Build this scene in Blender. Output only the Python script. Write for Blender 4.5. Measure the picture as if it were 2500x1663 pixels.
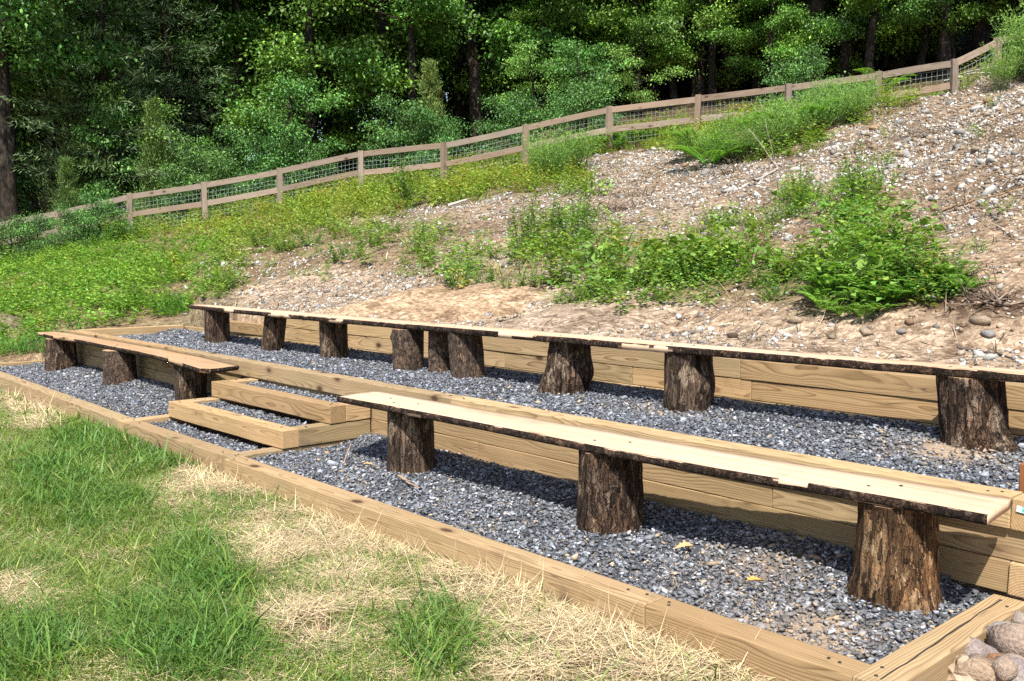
import bpy, bmesh, math, random
import numpy as np
from mathutils import Matrix, Vector

# ------------------------------------------------------------------ camera, sky, sun, exposure
for o in list(bpy.data.objects):
    bpy.data.objects.remove(o)
scene = bpy.context.scene
COL = scene.collection

CAM = np.array([4.208, -2.990, 1.556])
F_PX, YAW, PITCH, ROLL = 2351.07, math.radians(-47.732), math.radians(-5.083), math.radians(0.08)
SUN_DIR = np.array([0.46, -0.56, 1.0]); SUN_DIR /= np.linalg.norm(SUN_DIR)
SUN_EL = math.asin(SUN_DIR[2]); SUN_AZ = math.atan2(SUN_DIR[0], SUN_DIR[1])

fwd = np.array([math.sin(YAW) * math.cos(PITCH), math.cos(YAW) * math.cos(PITCH), math.sin(PITCH)])
_r = np.array([math.cos(YAW), -math.sin(YAW), 0.0]); _u = np.cross(_r, fwd)
right = _r * math.cos(ROLL) + _u * math.sin(ROLL)
up = -_r * math.sin(ROLL) + _u * math.cos(ROLL)

cam_data = bpy.data.cameras.new('camera')
cam_data.sensor_width = 36.0
cam_data.lens = F_PX / 2500.0 * 36.0
cam_data.clip_start = 0.05
cam_data.clip_end = 2000.0
cam = bpy.data.objects.new('camera', cam_data)
COL.objects.link(cam)
M = Matrix.Identity(4)
for i in range(3):
    M[i][0], M[i][1], M[i][2], M[i][3] = right[i], up[i], -fwd[i], CAM[i]
cam.matrix_world = M
scene.camera = cam

world = bpy.data.worlds.new('World')
scene.world = world
world.use_nodes = True
wn = world.node_tree.nodes
wn.clear()
w_out = wn.new('ShaderNodeOutputWorld')
w_bg = wn.new('ShaderNodeBackground')
w_sky = wn.new('ShaderNodeTexSky')
w_sky.sky_type = 'NISHITA'
w_sky.sun_disc = False
w_sky.sun_elevation = SUN_EL
w_sky.sun_rotation = SUN_AZ
w_bg.inputs['Strength'].default_value = 0.10
world.node_tree.links.new(w_sky.outputs[0], w_bg.inputs[0])
world.node_tree.links.new(w_bg.outputs[0], w_out.inputs[0])

sun_data = bpy.data.lights.new('sun', 'SUN')
sun_data.energy = 4.6
sun_data.angle = math.radians(0.53)
sun_data.color = (1.0, 0.965, 0.90)
sun = bpy.data.objects.new('sun', sun_data)
COL.objects.link(sun)
sun.rotation_euler = Vector(SUN_DIR).to_track_quat('Z', 'Y').to_euler()
sun.location = (6, -10, 30)

vs = scene.view_settings
vs.view_transform = 'Standard'
vs.look = 'None'
vs.exposure = 1.15
vs.gamma = 1.0
vs.use_curve_mapping = False
scene.cycles.max_bounces = 6
scene.cycles.diffuse_bounces = 3
scene.cycles.glossy_bounces = 2
scene.cycles.transmission_bounces = 3
scene.cycles.transparent_max_bounces = 4
scene.cycles.use_denoising = False
# ------------------------------------------------------------------ numeric helpers
RNG = np.random.default_rng(20240611)
random.seed(7)


def _hash(ix, iy, iz, seed):
    h = (ix * 374761393 + iy * 668265263 + iz * 2147483647 + seed * 1274126177) & 0xFFFFFFFF
    h = ((h ^ (h >> 13)) * 1274126177) & 0xFFFFFFFF
    h = (h ^ (h >> 16)) & 0xFFFF
    return h / 65535.0


def vnoise(x, y, z=0.0, seed=0):
    """smooth value noise, 0..1"""
    x, y, z = np.broadcast_arrays(np.asarray(x, float), np.asarray(y, float), np.asarray(z, float))
    ix, iy, iz = np.floor(x).astype(np.int64), np.floor(y).astype(np.int64), np.floor(z).astype(np.int64)
    fx, fy, fz = x - ix, y - iy, z - iz
    fx, fy, fz = fx * fx * (3 - 2 * fx), fy * fy * (3 - 2 * fy), fz * fz * (3 - 2 * fz)
    r = 0
    for dx in (0, 1):
        wx = fx if dx else 1 - fx
        for dy in (0, 1):
            wy = fy if dy else 1 - fy
            for dz in (0, 1):
                wz = fz if dz else 1 - fz
                r = r + wx * wy * wz * _hash(ix + dx, iy + dy, iz + dz, seed)
    return r


def fbm(x, y, z=0.0, oct=4, seed=0):
    a, s, r = 1.0, 0.0, 0.0
    for k in range(oct):
        r = r + a * vnoise(np.asarray(x) * 2 ** k, np.asarray(y) * 2 ** k, np.asarray(z) * 2 ** k, seed + k)
        s += a
        a *= 0.5
    return r / s


def sst(a, b, x):
    t = np.clip((np.asarray(x, float) - a) / (b - a), 0, 1)
    return t * t * (3 - 2 * t)


# ------------------------------------------------------------------ the lie of the land
T = 0.14                       # one squared timber
YW, YU = 1.182, 2.640          # front faces of the two retaining walls
XR, XL = 2.655, -9.13          # right and left ends of the terraces
GL, GU = 0.115, 0.505          # gravel levels


_U = np.array([-400, 0, 145, 319, 504, 686, 882, 1084, 1283, 1483, 1697, 1914, 2131, 2312, 2413, 2700.0])
_TOPY = np.array([610, 545, 514, 475, 448, 412, 373, 352, 308, 265, 242, 217, 186, 159, 109, 30.0])
_DF = np.array([30, 29, 28.6, 28, 27.3, 26.7, 26, 25.5, 25, 24.5, 24, 23.5, 23.3, 23.6, 24.3, 26.0])
_AZ = np.degrees(YAW + np.arctan((_U - 1250.0) / F_PX))
_ZF = CAM[2] + (622.0 - _TOPY) / F_PX * np.cos(np.arctan((_U - 1250.0) / F_PX)) * _DF - 1.12
POST_H = 1.12


def base_land(x, y):
    z = np.where(y < 0, 0.012 * y, 0.2 * np.minimum(y, 4.2))
    left = sst(-8.8, -10.5, x)
    z = z + left * np.where(y < 0, 0.06 * sst(-1.5, 0, y), 0.06)
    inx = sst(XL - 0.25, XL + 0.1, x) * (1 - sst(XR + 0.9, XR + 2.2, x))
    shelf = 0.83 + 0.12 * (y - 2.78)
    wgt = inx * sst(2.70, 2.78, y)
    z = z * (1 - wgt) + np.maximum(shelf, 0.3) * wgt
    rgt = sst(XR + 0.02, XR + 0.06, x) * (1 - sst(2.70, 2.78, y)) * sst(-0.3, 0.0, y)
    return z * (1 - rgt) + (0.0 + 0.45 * sst(1.35, 1.7, y)) * rgt


def height(x, y, detail=True):
    x = np.asarray(x, float); y = np.asarray(y, float)
    dx, dy = x - CAM[0], y - CAM[1]
    d = np.hypot(dx, dy)
    az = np.degrees(np.arctan2(dx, dy))
    ca = np.maximum(np.cos(np.radians(az)), 0.02)
    dt = np.minimum((3.75 - CAM[1]) / ca, 14.0)
    tx, ty = CAM[0] + dt * np.sin(np.radians(az)), CAM[1] + dt * np.cos(np.radians(az))
    zt = base_land(tx, ty)
    df = np.interp(az, _AZ, _DF); zf = np.interp(az, _AZ, _ZF)
    u = (d - dt) / (df - dt)
    pw = 1.0 - 0.24 * sst(-45, -25, az)
    hill = zt + (zf - zt) * np.clip(u, 0, 1) ** pw
    hill = hill + np.maximum(d - df, 0) * (0.10 + 0.17 * sst(-70, -35, az)) * np.where(d > 75, 0.0, 1.0) \
        + np.where(d > 75, (75 - df) * (0.10 + 0.17 * sst(-70, -35, az)), 0)
    hill = hill + 0.50 * sst(-41, -33, az) * np.exp(-((d - (df - 2.6)) / 1.5) ** 2)
    side = sst(-98, -80, az) * (1 - sst(60, 100, az))
    z = base_land(x, y)
    z = np.where(d > dt, z * (1 - side) + hill * side, z)
    if detail:
        n1 = fbm(x * 0.30, y * 0.30, 0, 3, 11) - 0.5
        n2 = fbm(x * 1.3, y * 1.3, 0, 3, 31) - 0.5
        k = sst(0.0, 3.0, d - dt) * (1 - 0.7 * sst(6, 1, df - d))
        z = z + k * (0.35 * n1 + 0.16 * n2) + (1 - k) * 0.045 * n2
    lo = (x > XL - 0.40) & (x < XR + 0.07) & (y > 0.05) & (y < YW + 0.07)
    hi = (x > XL + 0.05) & (x < XR + 0.12) & (y >= YW + 0.07) & (y < YU + 0.07)
    z = np.where(lo, 0.03, z)
    z = np.where(hi, 0.42, z)
    return z


def ray_dir(px, py):
    d = fwd + right * (px - 1250.0) / F_PX - up * (py - 831.5) / F_PX
    return d / np.linalg.norm(d)


def ground_at(px, py, tmax=80.0):
    """where the ground is that the photograph shows at this pixel"""
    d = ray_dir(px, py)
    t = np.arange(2.0, tmax, 0.05)
    P = CAM[None] + t[:, None] * d[None]
    below = P[:, 2] < height(P[:, 0], P[:, 1])
    i = int(np.argmax(below)) if below.any() else len(t) - 1
    return P[i]


def at_dist(px, dist):
    """point on the ground on the bearing of an image column at a given distance"""
    d = ray_dir(px, 622.0); d = d[:2] / np.linalg.norm(d[:2])
    p = CAM[:2] + d * dist
    return np.array([p[0], p[1], float(height(p[0], p[1]))])

# ------------------------------------------------------------------ object helpers
def tag(o, label=None, cat=None, group=None, kind=None):
    if label: o['label'] = label
    if cat: o['category'] = cat
    if group: o['group'] = group
    if kind: o['kind'] = kind
    return o


def thing(name, label, cat, loc=(0, 0, 0), rotz=0.0, group=None):
    o = bpy.data.objects.new(name, None)
    o.empty_display_size = 0.1
    COL.objects.link(o)
    o.location = loc
    o.rotation_euler = (0, 0, rotz)
    return tag(o, label, cat, group)


def obj(name, me, parent=None, loc=(0, 0, 0), rot=(0, 0, 0), scale=(1, 1, 1)):
    o = bpy.data.objects.new(name, me)
    COL.objects.link(o)
    if parent is not None:
        o.parent = parent
    o.location = loc
    o.rotation_euler = rot
    o.scale = scale
    return o


def dup(root, loc, rotz=0.0, scale=None, label=None, group=None):
    r = root.copy(); COL.objects.link(r)
    r.location = loc
    r.rotation_euler = (0, 0, rotz)
    if scale is not None: r.scale = scale if hasattr(scale, '__len__') else (scale,) * 3
    if label: r['label'] = label
    if group: r['group'] = group
    for ch in list(root.children):
        c = ch.copy(); COL.objects.link(c); c.parent = r
        for g in ch.children:
            e = g.copy(); COL.objects.link(e); e.parent = c
    return r


def np_mesh(name, V, F, mats, col=None, smooth=False, midx=None):
    """V (N,3); F (M,3) or (M,4); col per vertex (N,3)"""
    me = bpy.data.meshes.new(name)
    V = np.asarray(V, np.float32); F = np.asarray(F, np.int32)
    k = F.shape[1]
    me.vertices.add(len(V)); me.vertices.foreach_set('co', V.ravel())
    me.loops.add(F.size); me.loops.foreach_set('vertex_index', F.ravel())
    me.polygons.add(len(F))
    me.polygons.foreach_set('loop_start', np.arange(0, F.size, k, dtype=np.int32))
    me.polygons.foreach_set('loop_total', np.full(len(F), k, np.int32))
    if smooth:
        me.polygons.foreach_set('use_smooth', np.ones(len(F), bool))
    for m in (mats if isinstance(mats, (list, tuple)) else [mats]):
        me.materials.append(m)
    if midx is not None:
        me.polygons.foreach_set('material_index', np.asarray(midx, np.int32))
    if col is not None:
        a = me.color_attributes.new('col', 'FLOAT_COLOR', 'POINT')
        c = np.ones((len(V), 4), np.float32); c[:, :3] = col
        a.data.foreach_set('color', c.ravel())
    me.update(calc_edges=True)
    return me


def bm_mesh(name, bm, mats, smooth=False):
    me = bpy.data.meshes.new(name)
    bm.normal_update()
    bm.to_mesh(me); bm.free()
    for m in (mats if isinstance(mats, (list, tuple)) else [mats]):
        me.materials.append(m)
    if smooth:
        me.polygons.foreach_set('use_smooth', np.ones(len(me.polygons), bool))
    return me


def join_np(parts):
    """[(V,F,C)] -> one"""
    Vs, Fs, Cs, n = [], [], [], 0
    for V, F, C in parts:
        Vs.append(V); Fs.append(F + n); Cs.append(C); n += len(V)
    return np.concatenate(Vs), np.concatenate(Fs), np.concatenate(Cs)


def norm(v):
    return v / np.maximum(np.linalg.norm(v, axis=-1, keepdims=True), 1e-9)


def rot_random(n, rng, tilt=math.pi, flat=False):
    """random rotation matrices: any yaw, tilt up to the given angle"""
    yaw = rng.uniform(0, 2 * math.pi, n)
    tl = rng.normal(0, 1, n) * tilt if flat else rng.uniform(-tilt, tilt, n)
    ax = rng.uniform(0, 2 * math.pi, n)
    cy, sy = np.cos(yaw), np.sin(yaw)
    Rz = np.zeros((n, 3, 3)); Rz[:, 0, 0] = cy; Rz[:, 0, 1] = -sy; Rz[:, 1, 0] = sy; Rz[:, 1, 1] = cy; Rz[:, 2, 2] = 1
    kx, ky = np.cos(ax), np.sin(ax); c, s = np.cos(tl), np.sin(tl); C = 1 - c
    Rt = np.zeros((n, 3, 3))
    Rt[:, 0, 0] = c + kx * kx * C; Rt[:, 0, 1] = kx * ky * C; Rt[:, 0, 2] = ky * s
    Rt[:, 1, 0] = kx * ky * C; Rt[:, 1, 1] = c + ky * ky * C; Rt[:, 1, 2] = -kx * s
    Rt[:, 2, 0] = -ky * s; Rt[:, 2, 1] = kx * s; Rt[:, 2, 2] = c
    return Rt @ Rz


def scatter(templates, pos, R, S, tid, col, tcol=False):
    """templates [(V,F)] or [(V,F,C)]; merges copies into one triangle soup"""
    Vs, Fs, Cs, n = [], [], [], 0
    for t in range(len(templates)):
        m = np.nonzero(tid == t)[0]
        if len(m) == 0: continue
        tv, tf = templates[t][0], templates[t][1]
        v = (tv[None] * S[m][:, None, :]) @ np.transpose(R[m], (0, 2, 1)) + pos[m][:, None, :]
        f = tf[None] + (np.arange(len(m)) * len(tv))[:, None, None] + n
        c = np.repeat(col[m][:, None, :], len(tv), 1)
        if tcol: c = c * templates[t][2][None]
        Vs.append(v.reshape(-1, 3)); Fs.append(f.reshape(-1, tf.shape[1])); Cs.append(c.reshape(-1, 3))
        n += len(m) * len(tv)
    return np.concatenate(Vs), np.concatenate(Fs), np.concatenate(Cs)


def stone_template(seed, npts=10, flat=0.55, rough=0.25):
    r = random.Random(seed)
    bm = bmesh.new()
    for i in range(npts):
        z = 1 - 2 * (i + 0.5) / npts
        a = i * 2.39996 + r.uniform(-0.5, 0.5)
        q = math.sqrt(max(0, 1 - z * z)); k = 1 + r.uniform(-rough, rough)
        bm.verts.new((q * math.cos(a) * k * 0.5, q * math.sin(a) * k * 0.38, z * k * 0.5 * flat))
    res = bmesh.ops.convex_hull(bm, input=bm.verts)
    bmesh.ops.delete(bm, geom=[e for e in res['geom_interior'] if isinstance(e, bmesh.types.BMVert)], context='VERTS')
    bmesh.ops.triangulate(bm, faces=bm.faces)
    bm.verts.index_update()
    V = np.array([v.co[:] for v in bm.verts]); F = np.array([[v.index for v in f.verts] for f in bm.faces])
    bm.free()
    return V, F


def tube(path, radii, sides=7, col=(1, 1, 1), cap=True):
    """quad tube as triangles along a polyline"""
    path = np.asarray(path, float); radii = np.asarray(radii, float)
    n = len(path)
    tg = np.gradient(path, axis=0); tg = norm(tg)
    ref = np.array([0.31, 0.17, 0.93]); ref = np.where(np.abs(tg @ ref)[:, None] > 0.95, np.array([1.0, 0, 0]), ref)
    a = norm(np.cross(tg, ref)); b = np.cross(tg, a)
    th = np.linspace(0, 2 * math.pi, sides, endpoint=False)
    V = path[:, None] + radii[:, None, None] * (np.cos(th)[None, :, None] * a[:, None] + np.sin(th)[None, :, None] * b[:, None])
    V = V.reshape(-1, 3)
    i, j = np.meshgrid(np.arange(n - 1), np.arange(sides), indexing='ij')
    i, j = i.ravel(), j.ravel(); j2 = (j + 1) % sides
    q0, q1, q2, q3 = i * sides + j, i * sides + j2, (i + 1) * sides + j2, (i + 1) * sides + j
    F = np.concatenate([np.stack([q0, q1, q2], 1), np.stack([q0, q2, q3], 1)])
    if cap:
        V = np.concatenate([V, path[-1:]]); e = (n - 1) * sides
        jj = np.arange(sides)
        F = np.concatenate([F, np.stack([e + jj, e + (jj + 1) % sides, np.full(sides, n * sides)], 1)])
    return V, F, np.tile(np.asarray(col, float), (len(V), 1))


def leaves(P, D, L, Wd, col, rng, fold=0.15, roll=0.6, droop=0.0, upw=1.0):
    """one folded diamond (two triangles) per leaf"""
    P = np.asarray(P, float); n = len(P)
    D = norm(D)
    upv = np.tile([0, 0, upw], (n, 1)) + rng.normal(0, roll, (n, 3))
    side = norm(np.cross(D, upv)); nr = np.cross(side, D)
    L = L[:, None]; Wd = Wd[:, None]
    mid = P + D * L * 0.45
    l = mid + side * Wd * 0.5 + nr * Wd * fold
    r = mid - side * Wd * 0.5 + nr * Wd * fold
    tip = P + D * L; tip[:, 2] -= droop * L[:, 0]
    V = np.stack([P, l, tip, r], 1).reshape(-1, 3)
    b = np.arange(n) * 4
    F = np.concatenate([np.stack([b, b + 2, b + 1], 1), np.stack([b, b + 3, b + 2], 1)])
    return V, F, np.repeat(col, 4, 0)


def blades(P, D, L, Wd, bend, col, rng, seg=2):
    """bent grass blades: strip of seg quads ending in a point (as triangles)"""
    n = len(P); D = norm(D)
    hz = D.copy(); hz[:, 2] = 0
    hz = norm(hz + rng.normal(0, 0.05, (n, 3)) * [1, 1, 0])
    side = norm(np.cross(hz, [0, 0, 1.0]))
    side = norm(side * 0.8 + hz * rng.normal(0, 0.6, (n, 1)))
    rows = []
    for k in range(seg):
        t = k / seg
        c = P + D * (L * t)[:, None] + (hz * bend[:, None] - np.array([0, 0, 1.0]) * (bend * 0.6)[:, None]) * (L * t * t)[:, None]
        w = (Wd * (1 - 0.45 * t))[:, None] * 0.5
        rows += [c - side * w, c + side * w]
    tip = P + D * L[:, None] + (hz * bend[:, None] - np.array([0, 0, 1.0]) * (bend * 0.6)[:, None]) * L[:, None]
    rows.append(tip)
    m = len(rows)
    V = np.stack(rows, 1).reshape(-1, 3)
    b = np.arange(n) * m
    F = []
    for k in range(seg - 1):
        o0 = 2 * k
        F += [np.stack([b + o0, b + o0 + 1, b + o0 + 3], 1), np.stack([b + o0, b + o0 + 3, b + o0 + 2], 1)]
    F.append(np.stack([b + m - 3, b + m - 2, b + m - 1], 1))
    return V, np.concatenate(F), np.repeat(col, m, 0)


def project(P):
    d = np.asarray(P) - CAM
    z = d @ fwd
    return np.stack([1250 + F_PX * (d @ right) / z, 831.5 - F_PX * (d @ up) / z], -1), z


# ------------------------------------------------------------------ materials
def new_mat(name):
    m = bpy.data.materials.new(name)
    m.use_nodes = True
    nt = m.node_tree
    for n in list(nt.nodes): nt.nodes.remove(n)
    out = nt.nodes.new('ShaderNodeOutputMaterial')
    return m, nt, out


class NT:
    def __init__(s, nt): s.nt = nt
    def n(s, t, **kw):
        nd = s.nt.nodes.new(t)
        for k, v in kw.items(): setattr(nd, k, v)
        return nd
    def l(s, a, b): s.nt.links.new(a, b)
    def val(s, sock, v):
        if hasattr(v, 'is_linked'): s.l(v, sock)
        else: sock.default_value = v
    def math(s, op, a, b=0.0, c=None):
        nd = s.n('ShaderNodeMath', operation=op)
        s.val(nd.inputs[0], a); s.val(nd.inputs[1], b)
        if c is not None: s.val(nd.inputs[2], c)
        return nd.outputs[0]
    def vmath(s, op, a, b=(0, 0, 0)):
        nd = s.n('ShaderNodeVectorMath', operation=op)
        s.val(nd.inputs[0], a)
        if op == 'SCALE': s.val(nd.inputs['Scale'], b)
        else: s.val(nd.inputs[1], b)
        return nd.outputs[1] if op in ('LENGTH', 'DOT_PRODUCT') else nd.outputs[0]
    def noise(s, vec, scale, detail=3.0, rough=0.55, dist=0.0):
        nd = s.n('ShaderNodeTexNoise')
        s.l(vec, nd.inputs['Vector'])
        nd.inputs['Scale'].default_value = scale; nd.inputs['Detail'].default_value = detail
        nd.inputs['Roughness'].default_value = rough; nd.inputs['Distortion'].default_value = dist
        return nd
    def ramp(s, fac, stops, interp='LINEAR'):
        nd = s.n('ShaderNodeValToRGB'); cr = nd.color_ramp; cr.interpolation = interp
        while len(cr.elements) > 1: cr.elements.remove(cr.elements[-1])
        cr.elements[0].position = stops[0][0]; cr.elements[0].color = (*stops[0][1], 1) if len(stops[0][1]) == 3 else stops[0][1]
        for p, c in stops[1:]:
            e = cr.elements.new(p); e.color = (*c, 1)
        s.l(fac, nd.inputs[0])
        return nd.outputs[0]
    def mix(s, fac, a, b, mode='MIX'):
        nd = s.n('ShaderNodeMix', data_type='RGBA', blend_type=mode)
        s.val(nd.inputs[0], fac)
        s.val(nd.inputs[6], a if hasattr(a, 'is_linked') else (*a, 1) if len(a) == 3 else a)
        s.val(nd.inputs[7], b if hasattr(b, 'is_linked') else (*b, 1) if len(b) == 3 else b)
        return nd.outputs[2]
    def scaled(s, vec, sc):
        return s.vmath('MULTIPLY', vec, sc)
    def bsdf(s, out, col, rough=0.8, spec=0.3, bump=None, bstr=0.5, bdist=0.01):
        b = s.n('ShaderNodeBsdfPrincipled')
        s.val(b.inputs['Base Color'], col if hasattr(col, 'is_linked') else (*col, 1))
        s.val(b.inputs['Roughness'], rough)
        b.inputs['Specular IOR Level'].default_value = spec
        if bump is not None:
            bp = s.n('ShaderNodeBump'); bp.inputs['Strength'].default_value = bstr; bp.inputs['Distance'].default_value = bdist
            s.l(bump, bp.inputs['Height']); s.l(bp.outputs[0], b.inputs['Normal'])
        s.l(b.outputs[0], out.inputs['Surface'])
        return b


def mat_timber(name, light, dark, tint, ring=0.0075, knots=True):
    m, nt, out = new_mat(name); g = NT(nt)
    tc = g.n('ShaderNodeTexCoord').outputs['Object']
    oi = g.n('ShaderNodeObjectInfo')
    rnd = oi.outputs['Random']
    off = g.n('ShaderNodeCombineXYZ')
    g.l(g.math('MULTIPLY', rnd, 37.0), off.inputs[0]); g.l(g.math('MULTIPLY', rnd, 91.0), off.inputs[1]); g.l(g.math('MULTIPLY', rnd, 53.0), off.inputs[2])
    q = g.vmath('ADD', tc, off.outputs[0])
    warp = g.noise(g.scaled(q, (0.55, 2.2, 2.2)), 1.6, 2.5, 0.5)
    fine = g.noise(g.scaled(q, (1.6, 9, 9)), 1.3, 2, 0.5)
    sx = g.n('ShaderNodeSeparateXYZ'); g.l(tc, sx.inputs[0])
    sw = g.n('ShaderNodeSeparateXYZ'); g.l(warp.outputs['Color'], sw.inputs[0])
    py = g.math('SUBTRACT', g.math('MULTIPLY', rnd, 0.16), 0.08)
    fr = g.math('SUBTRACT', g.math('MULTIPLY', g.math('FRACT', g.math('MULTIPLY', rnd, 17.3)), 0.16), 0.08)
    yy = g.math('ADD', g.math('ADD', sx.outputs[1], py), g.math('MULTIPLY', g.math('SUBTRACT', sw.outputs[0], 0.5), 0.13))
    zz = g.math('ADD', g.math('ADD', sx.outputs[2], fr), g.math('MULTIPLY', g.math('SUBTRACT', sw.outputs[1], 0.5), 0.13))
    r = g.math('SQRT', g.math('ADD', g.math('MULTIPLY', yy, yy), g.math('MULTIPLY', zz, zz)))
    r = g.math('ADD', r, g.math('MULTIPLY', fine.outputs['Fac'], 0.007))
    ph = g.math('FRACT', g.math('DIVIDE', r, ring))
    band = g.ramp(ph, [(0.0, (0.1, 0.1, 0.1)), (0.35, (0.0, 0.0, 0.0)), (0.72, (0.45, 0.45, 0.45)), (0.93, (1, 1, 1)), (1.0, (0.1, 0.1, 0.1))])
    big = g.noise(q, 1.1, 3, 0.6)
    strg = g.math('MULTIPLY', band, g.ramp(big.outputs['Fac'], [(0.3, (0.45,) * 3), (0.65, (1.0,) * 3)]))
    c = g.mix(strg, light, dark)
    c = g.mix(g.ramp(g.noise(g.scaled(q, (0.5, 1.5, 1.5)), 1.7, 2).outputs['Fac'], [(0.42, (0, 0, 0)), (0.7, (0.75,) * 3)]), c, g.mix(0.6, c, tint, 'MULTIPLY'))
    streak = g.noise(g.scaled(q, (2.0, 60, 60)), 1.0, 3, 0.6)
    c = g.mix(0.55, c, g.ramp(streak.outputs['Fac'], [(0.3, (0.72, 0.70, 0.66)), (0.65, (1.08, 1.08, 1.06))]), 'MULTIPLY')
    vv = g.math('ADD', 0.80, g.math('MULTIPLY', g.math('FRACT', g.math('MULTIPLY', rnd, 71.7)), 0.40))
    cv = g.n('ShaderNodeCombineXYZ')
    for i in range(3): g.l(vv, cv.inputs[i])
    c = g.mix(1.0, c, cv.outputs[0], 'MULTIPLY')
    c = g.mix(g.math('MULTIPLY', g.math('FRACT', g.math('MULTIPLY', rnd, 29.3)), 0.7), c, g.mix(1.0, c, (1.08, 0.92, 0.78), 'MULTIPLY'))
    stain = g.noise(g.scaled(q, (3.0, 3.5, 3.5)), 1.4, 4, 0.62)
    c = g.mix(g.ramp(stain.outputs['Fac'], [(0.62, (0, 0, 0)), (0.78, (0.55,) * 3)]), c, (0.070, 0.058, 0.045))
    chk = g.noise(g.scaled(q, (0.55, 17, 17)), 1.0, 2, 0.5)
    cm = g.noise(q, 2.3, 2, 0.5)
    cl = g.math('MULTIPLY', g.ramp(chk.outputs['Fac'], [(0.488, (0, 0, 0)), (0.499, (1, 1, 1)), (0.510, (0, 0, 0))]), g.ramp(cm.outputs['Fac'], [(0.52, (0, 0, 0)), (0.60, (1, 1, 1))]))
    c = g.mix(g.math('MULTIPLY', cl, 0.8), c, (0.045, 0.030, 0.018))
    if knots:
        vo = g.n('ShaderNodeTexVoronoi', feature='F1'); vo.inputs['Scale'].default_value = 1.0
        g.l(g.scaled(q, (2.3, 4.2, 4.2)), vo.inputs['Vector'])
        kd = g.math('ADD', vo.outputs['Distance'], g.math('MULTIPLY', g.math('SUBTRACT', streak.outputs['Fac'], 0.5), 0.02))
        sel = g.math('GREATER_THAN', g.n('ShaderNodeSeparateColor').outputs[0], 0.22)
        sc = sel.node.inputs[0].links[0].from_node
        g.l(vo.outputs['Color'], sc.inputs[0])
        k1 = g.math('MULTIPLY', g.ramp(kd, [(0.05, (1, 1, 1)), (0.10, (0.85,) * 3), (0.13, (0.30,) * 3), (0.24, (0, 0, 0))]), sel)
        c = g.mix(k1, c, (0.060, 0.030, 0.014))
    bh = g.math('ADD', g.math('MULTIPLY', streak.outputs['Fac'], 0.7), g.math('MULTIPLY', band, 0.3))
    g.bsdf(out, c, 0.78, 0.25, bh, 0.35, 0.004)
    return m


def mat_bark(name, c0, c1, c2, stretch=0.16, scale=22.0, bumpd=0.018, crack=0.10, peel=None):
    """bark: plates split by dark fissures, each plate its own shade, fine flakes on top"""
    m, nt, out = new_mat(name); g = NT(nt)
    tc = g.n('ShaderNodeTexCoord').outputs['Object']
    oi = g.n('ShaderNodeObjectInfo')
    q = g.vmath('ADD', tc, g.vmath('SCALE', (13.0, 7.0, 29.0), oi.outputs['Random']))
    v = g.scaled(q, (1, 1, stretch))
    wp = g.noise(g.scaled(q, (1, 1, max(stretch, .3))), scale * .8, 3, 0.6)
    vw = g.vmath('ADD', g.vmath('SCALE', v, scale), g.vmath('SCALE', wp.outputs['Color'], 2.6))
    ve = g.n('ShaderNodeTexVoronoi', feature='DISTANCE_TO_EDGE'); ve.inputs['Scale'].default_value = 1.0; g.l(vw, ve.inputs['Vector'])
    vc = g.n('ShaderNodeTexVoronoi', feature='F1'); vc.inputs['Scale'].default_value = 1.0; g.l(vw, vc.inputs['Vector'])
    sc = g.n('ShaderNodeSeparateColor'); g.l(vc.outputs['Color'], sc.inputs[0])
    n1 = g.noise(v, scale * 1.6, 5, 0.7, 0.4)
    n2 = g.noise(q, 5.0, 4, 0.65)
    n3 = g.noise(g.scaled(q, (1, 1, 0.55)), scale * 5.0, 3, 0.7)
    tone = g.math('ADD', g.math('MULTIPLY', sc.outputs[0], 0.22), g.math('MULTIPLY', n1.outputs['Fac'], 0.62))
    c = g.ramp(tone, [(0.28, c0), (0.46, c1), (0.70, c2)])
    c = g.mix(g.ramp(n2.outputs['Fac'], [(0.46, (0, 0, 0)), (0.66, (0.8,) * 3)]), c, g.mix(1.0, c, (1.9, 1.65, 1.4), 'MULTIPLY'))
    c = g.mix(g.ramp(n2.outputs['Fac'], [(0.30, (0.75,) * 3), (0.45, (0, 0, 0))]), c, g.mix(1.0, c, (0.45, 0.40, 0.38), 'MULTIPLY'))
    c = g.mix(0.75, c, g.ramp(n3.outputs['Fac'], [(0.32, (0.40,) * 3), (0.68, (1.45,) * 3)]), 'MULTIPLY')
    if peel:
        n4 = g.noise(g.scaled(q, (1, 1, .45)), 7.5, 5, 0.72)
        c = g.mix(g.ramp(n4.outputs['Fac'], [(0.56, (0, 0, 0)), (0.62, (.85,) * 3)]), c, g.mix(0.7, peel, g.ramp(n3.outputs['Fac'], [(0.3, (0.55,) * 3), (0.7, (1.3,) * 3)]), 'MULTIPLY'))
    ck = g.ramp(ve.outputs['Distance'], [(0.0, (1, 1, 1)), (crack, (0, 0, 0))])
    c = g.mix(g.math('MULTIPLY', ck, 0.6), c, c0)
    h = g.math('ADD', g.math('MULTIPLY', g.math('SUBTRACT', 1.0, ck), 0.45), g.math('ADD', g.math('MULTIPLY', n1.outputs['Fac'], .8), g.math('MULTIPLY', n3.outputs['Fac'], 0.35)))
    g.bsdf(out, c, 0.92, 0.15, h, 1.0, bumpd)
    return m


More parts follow.
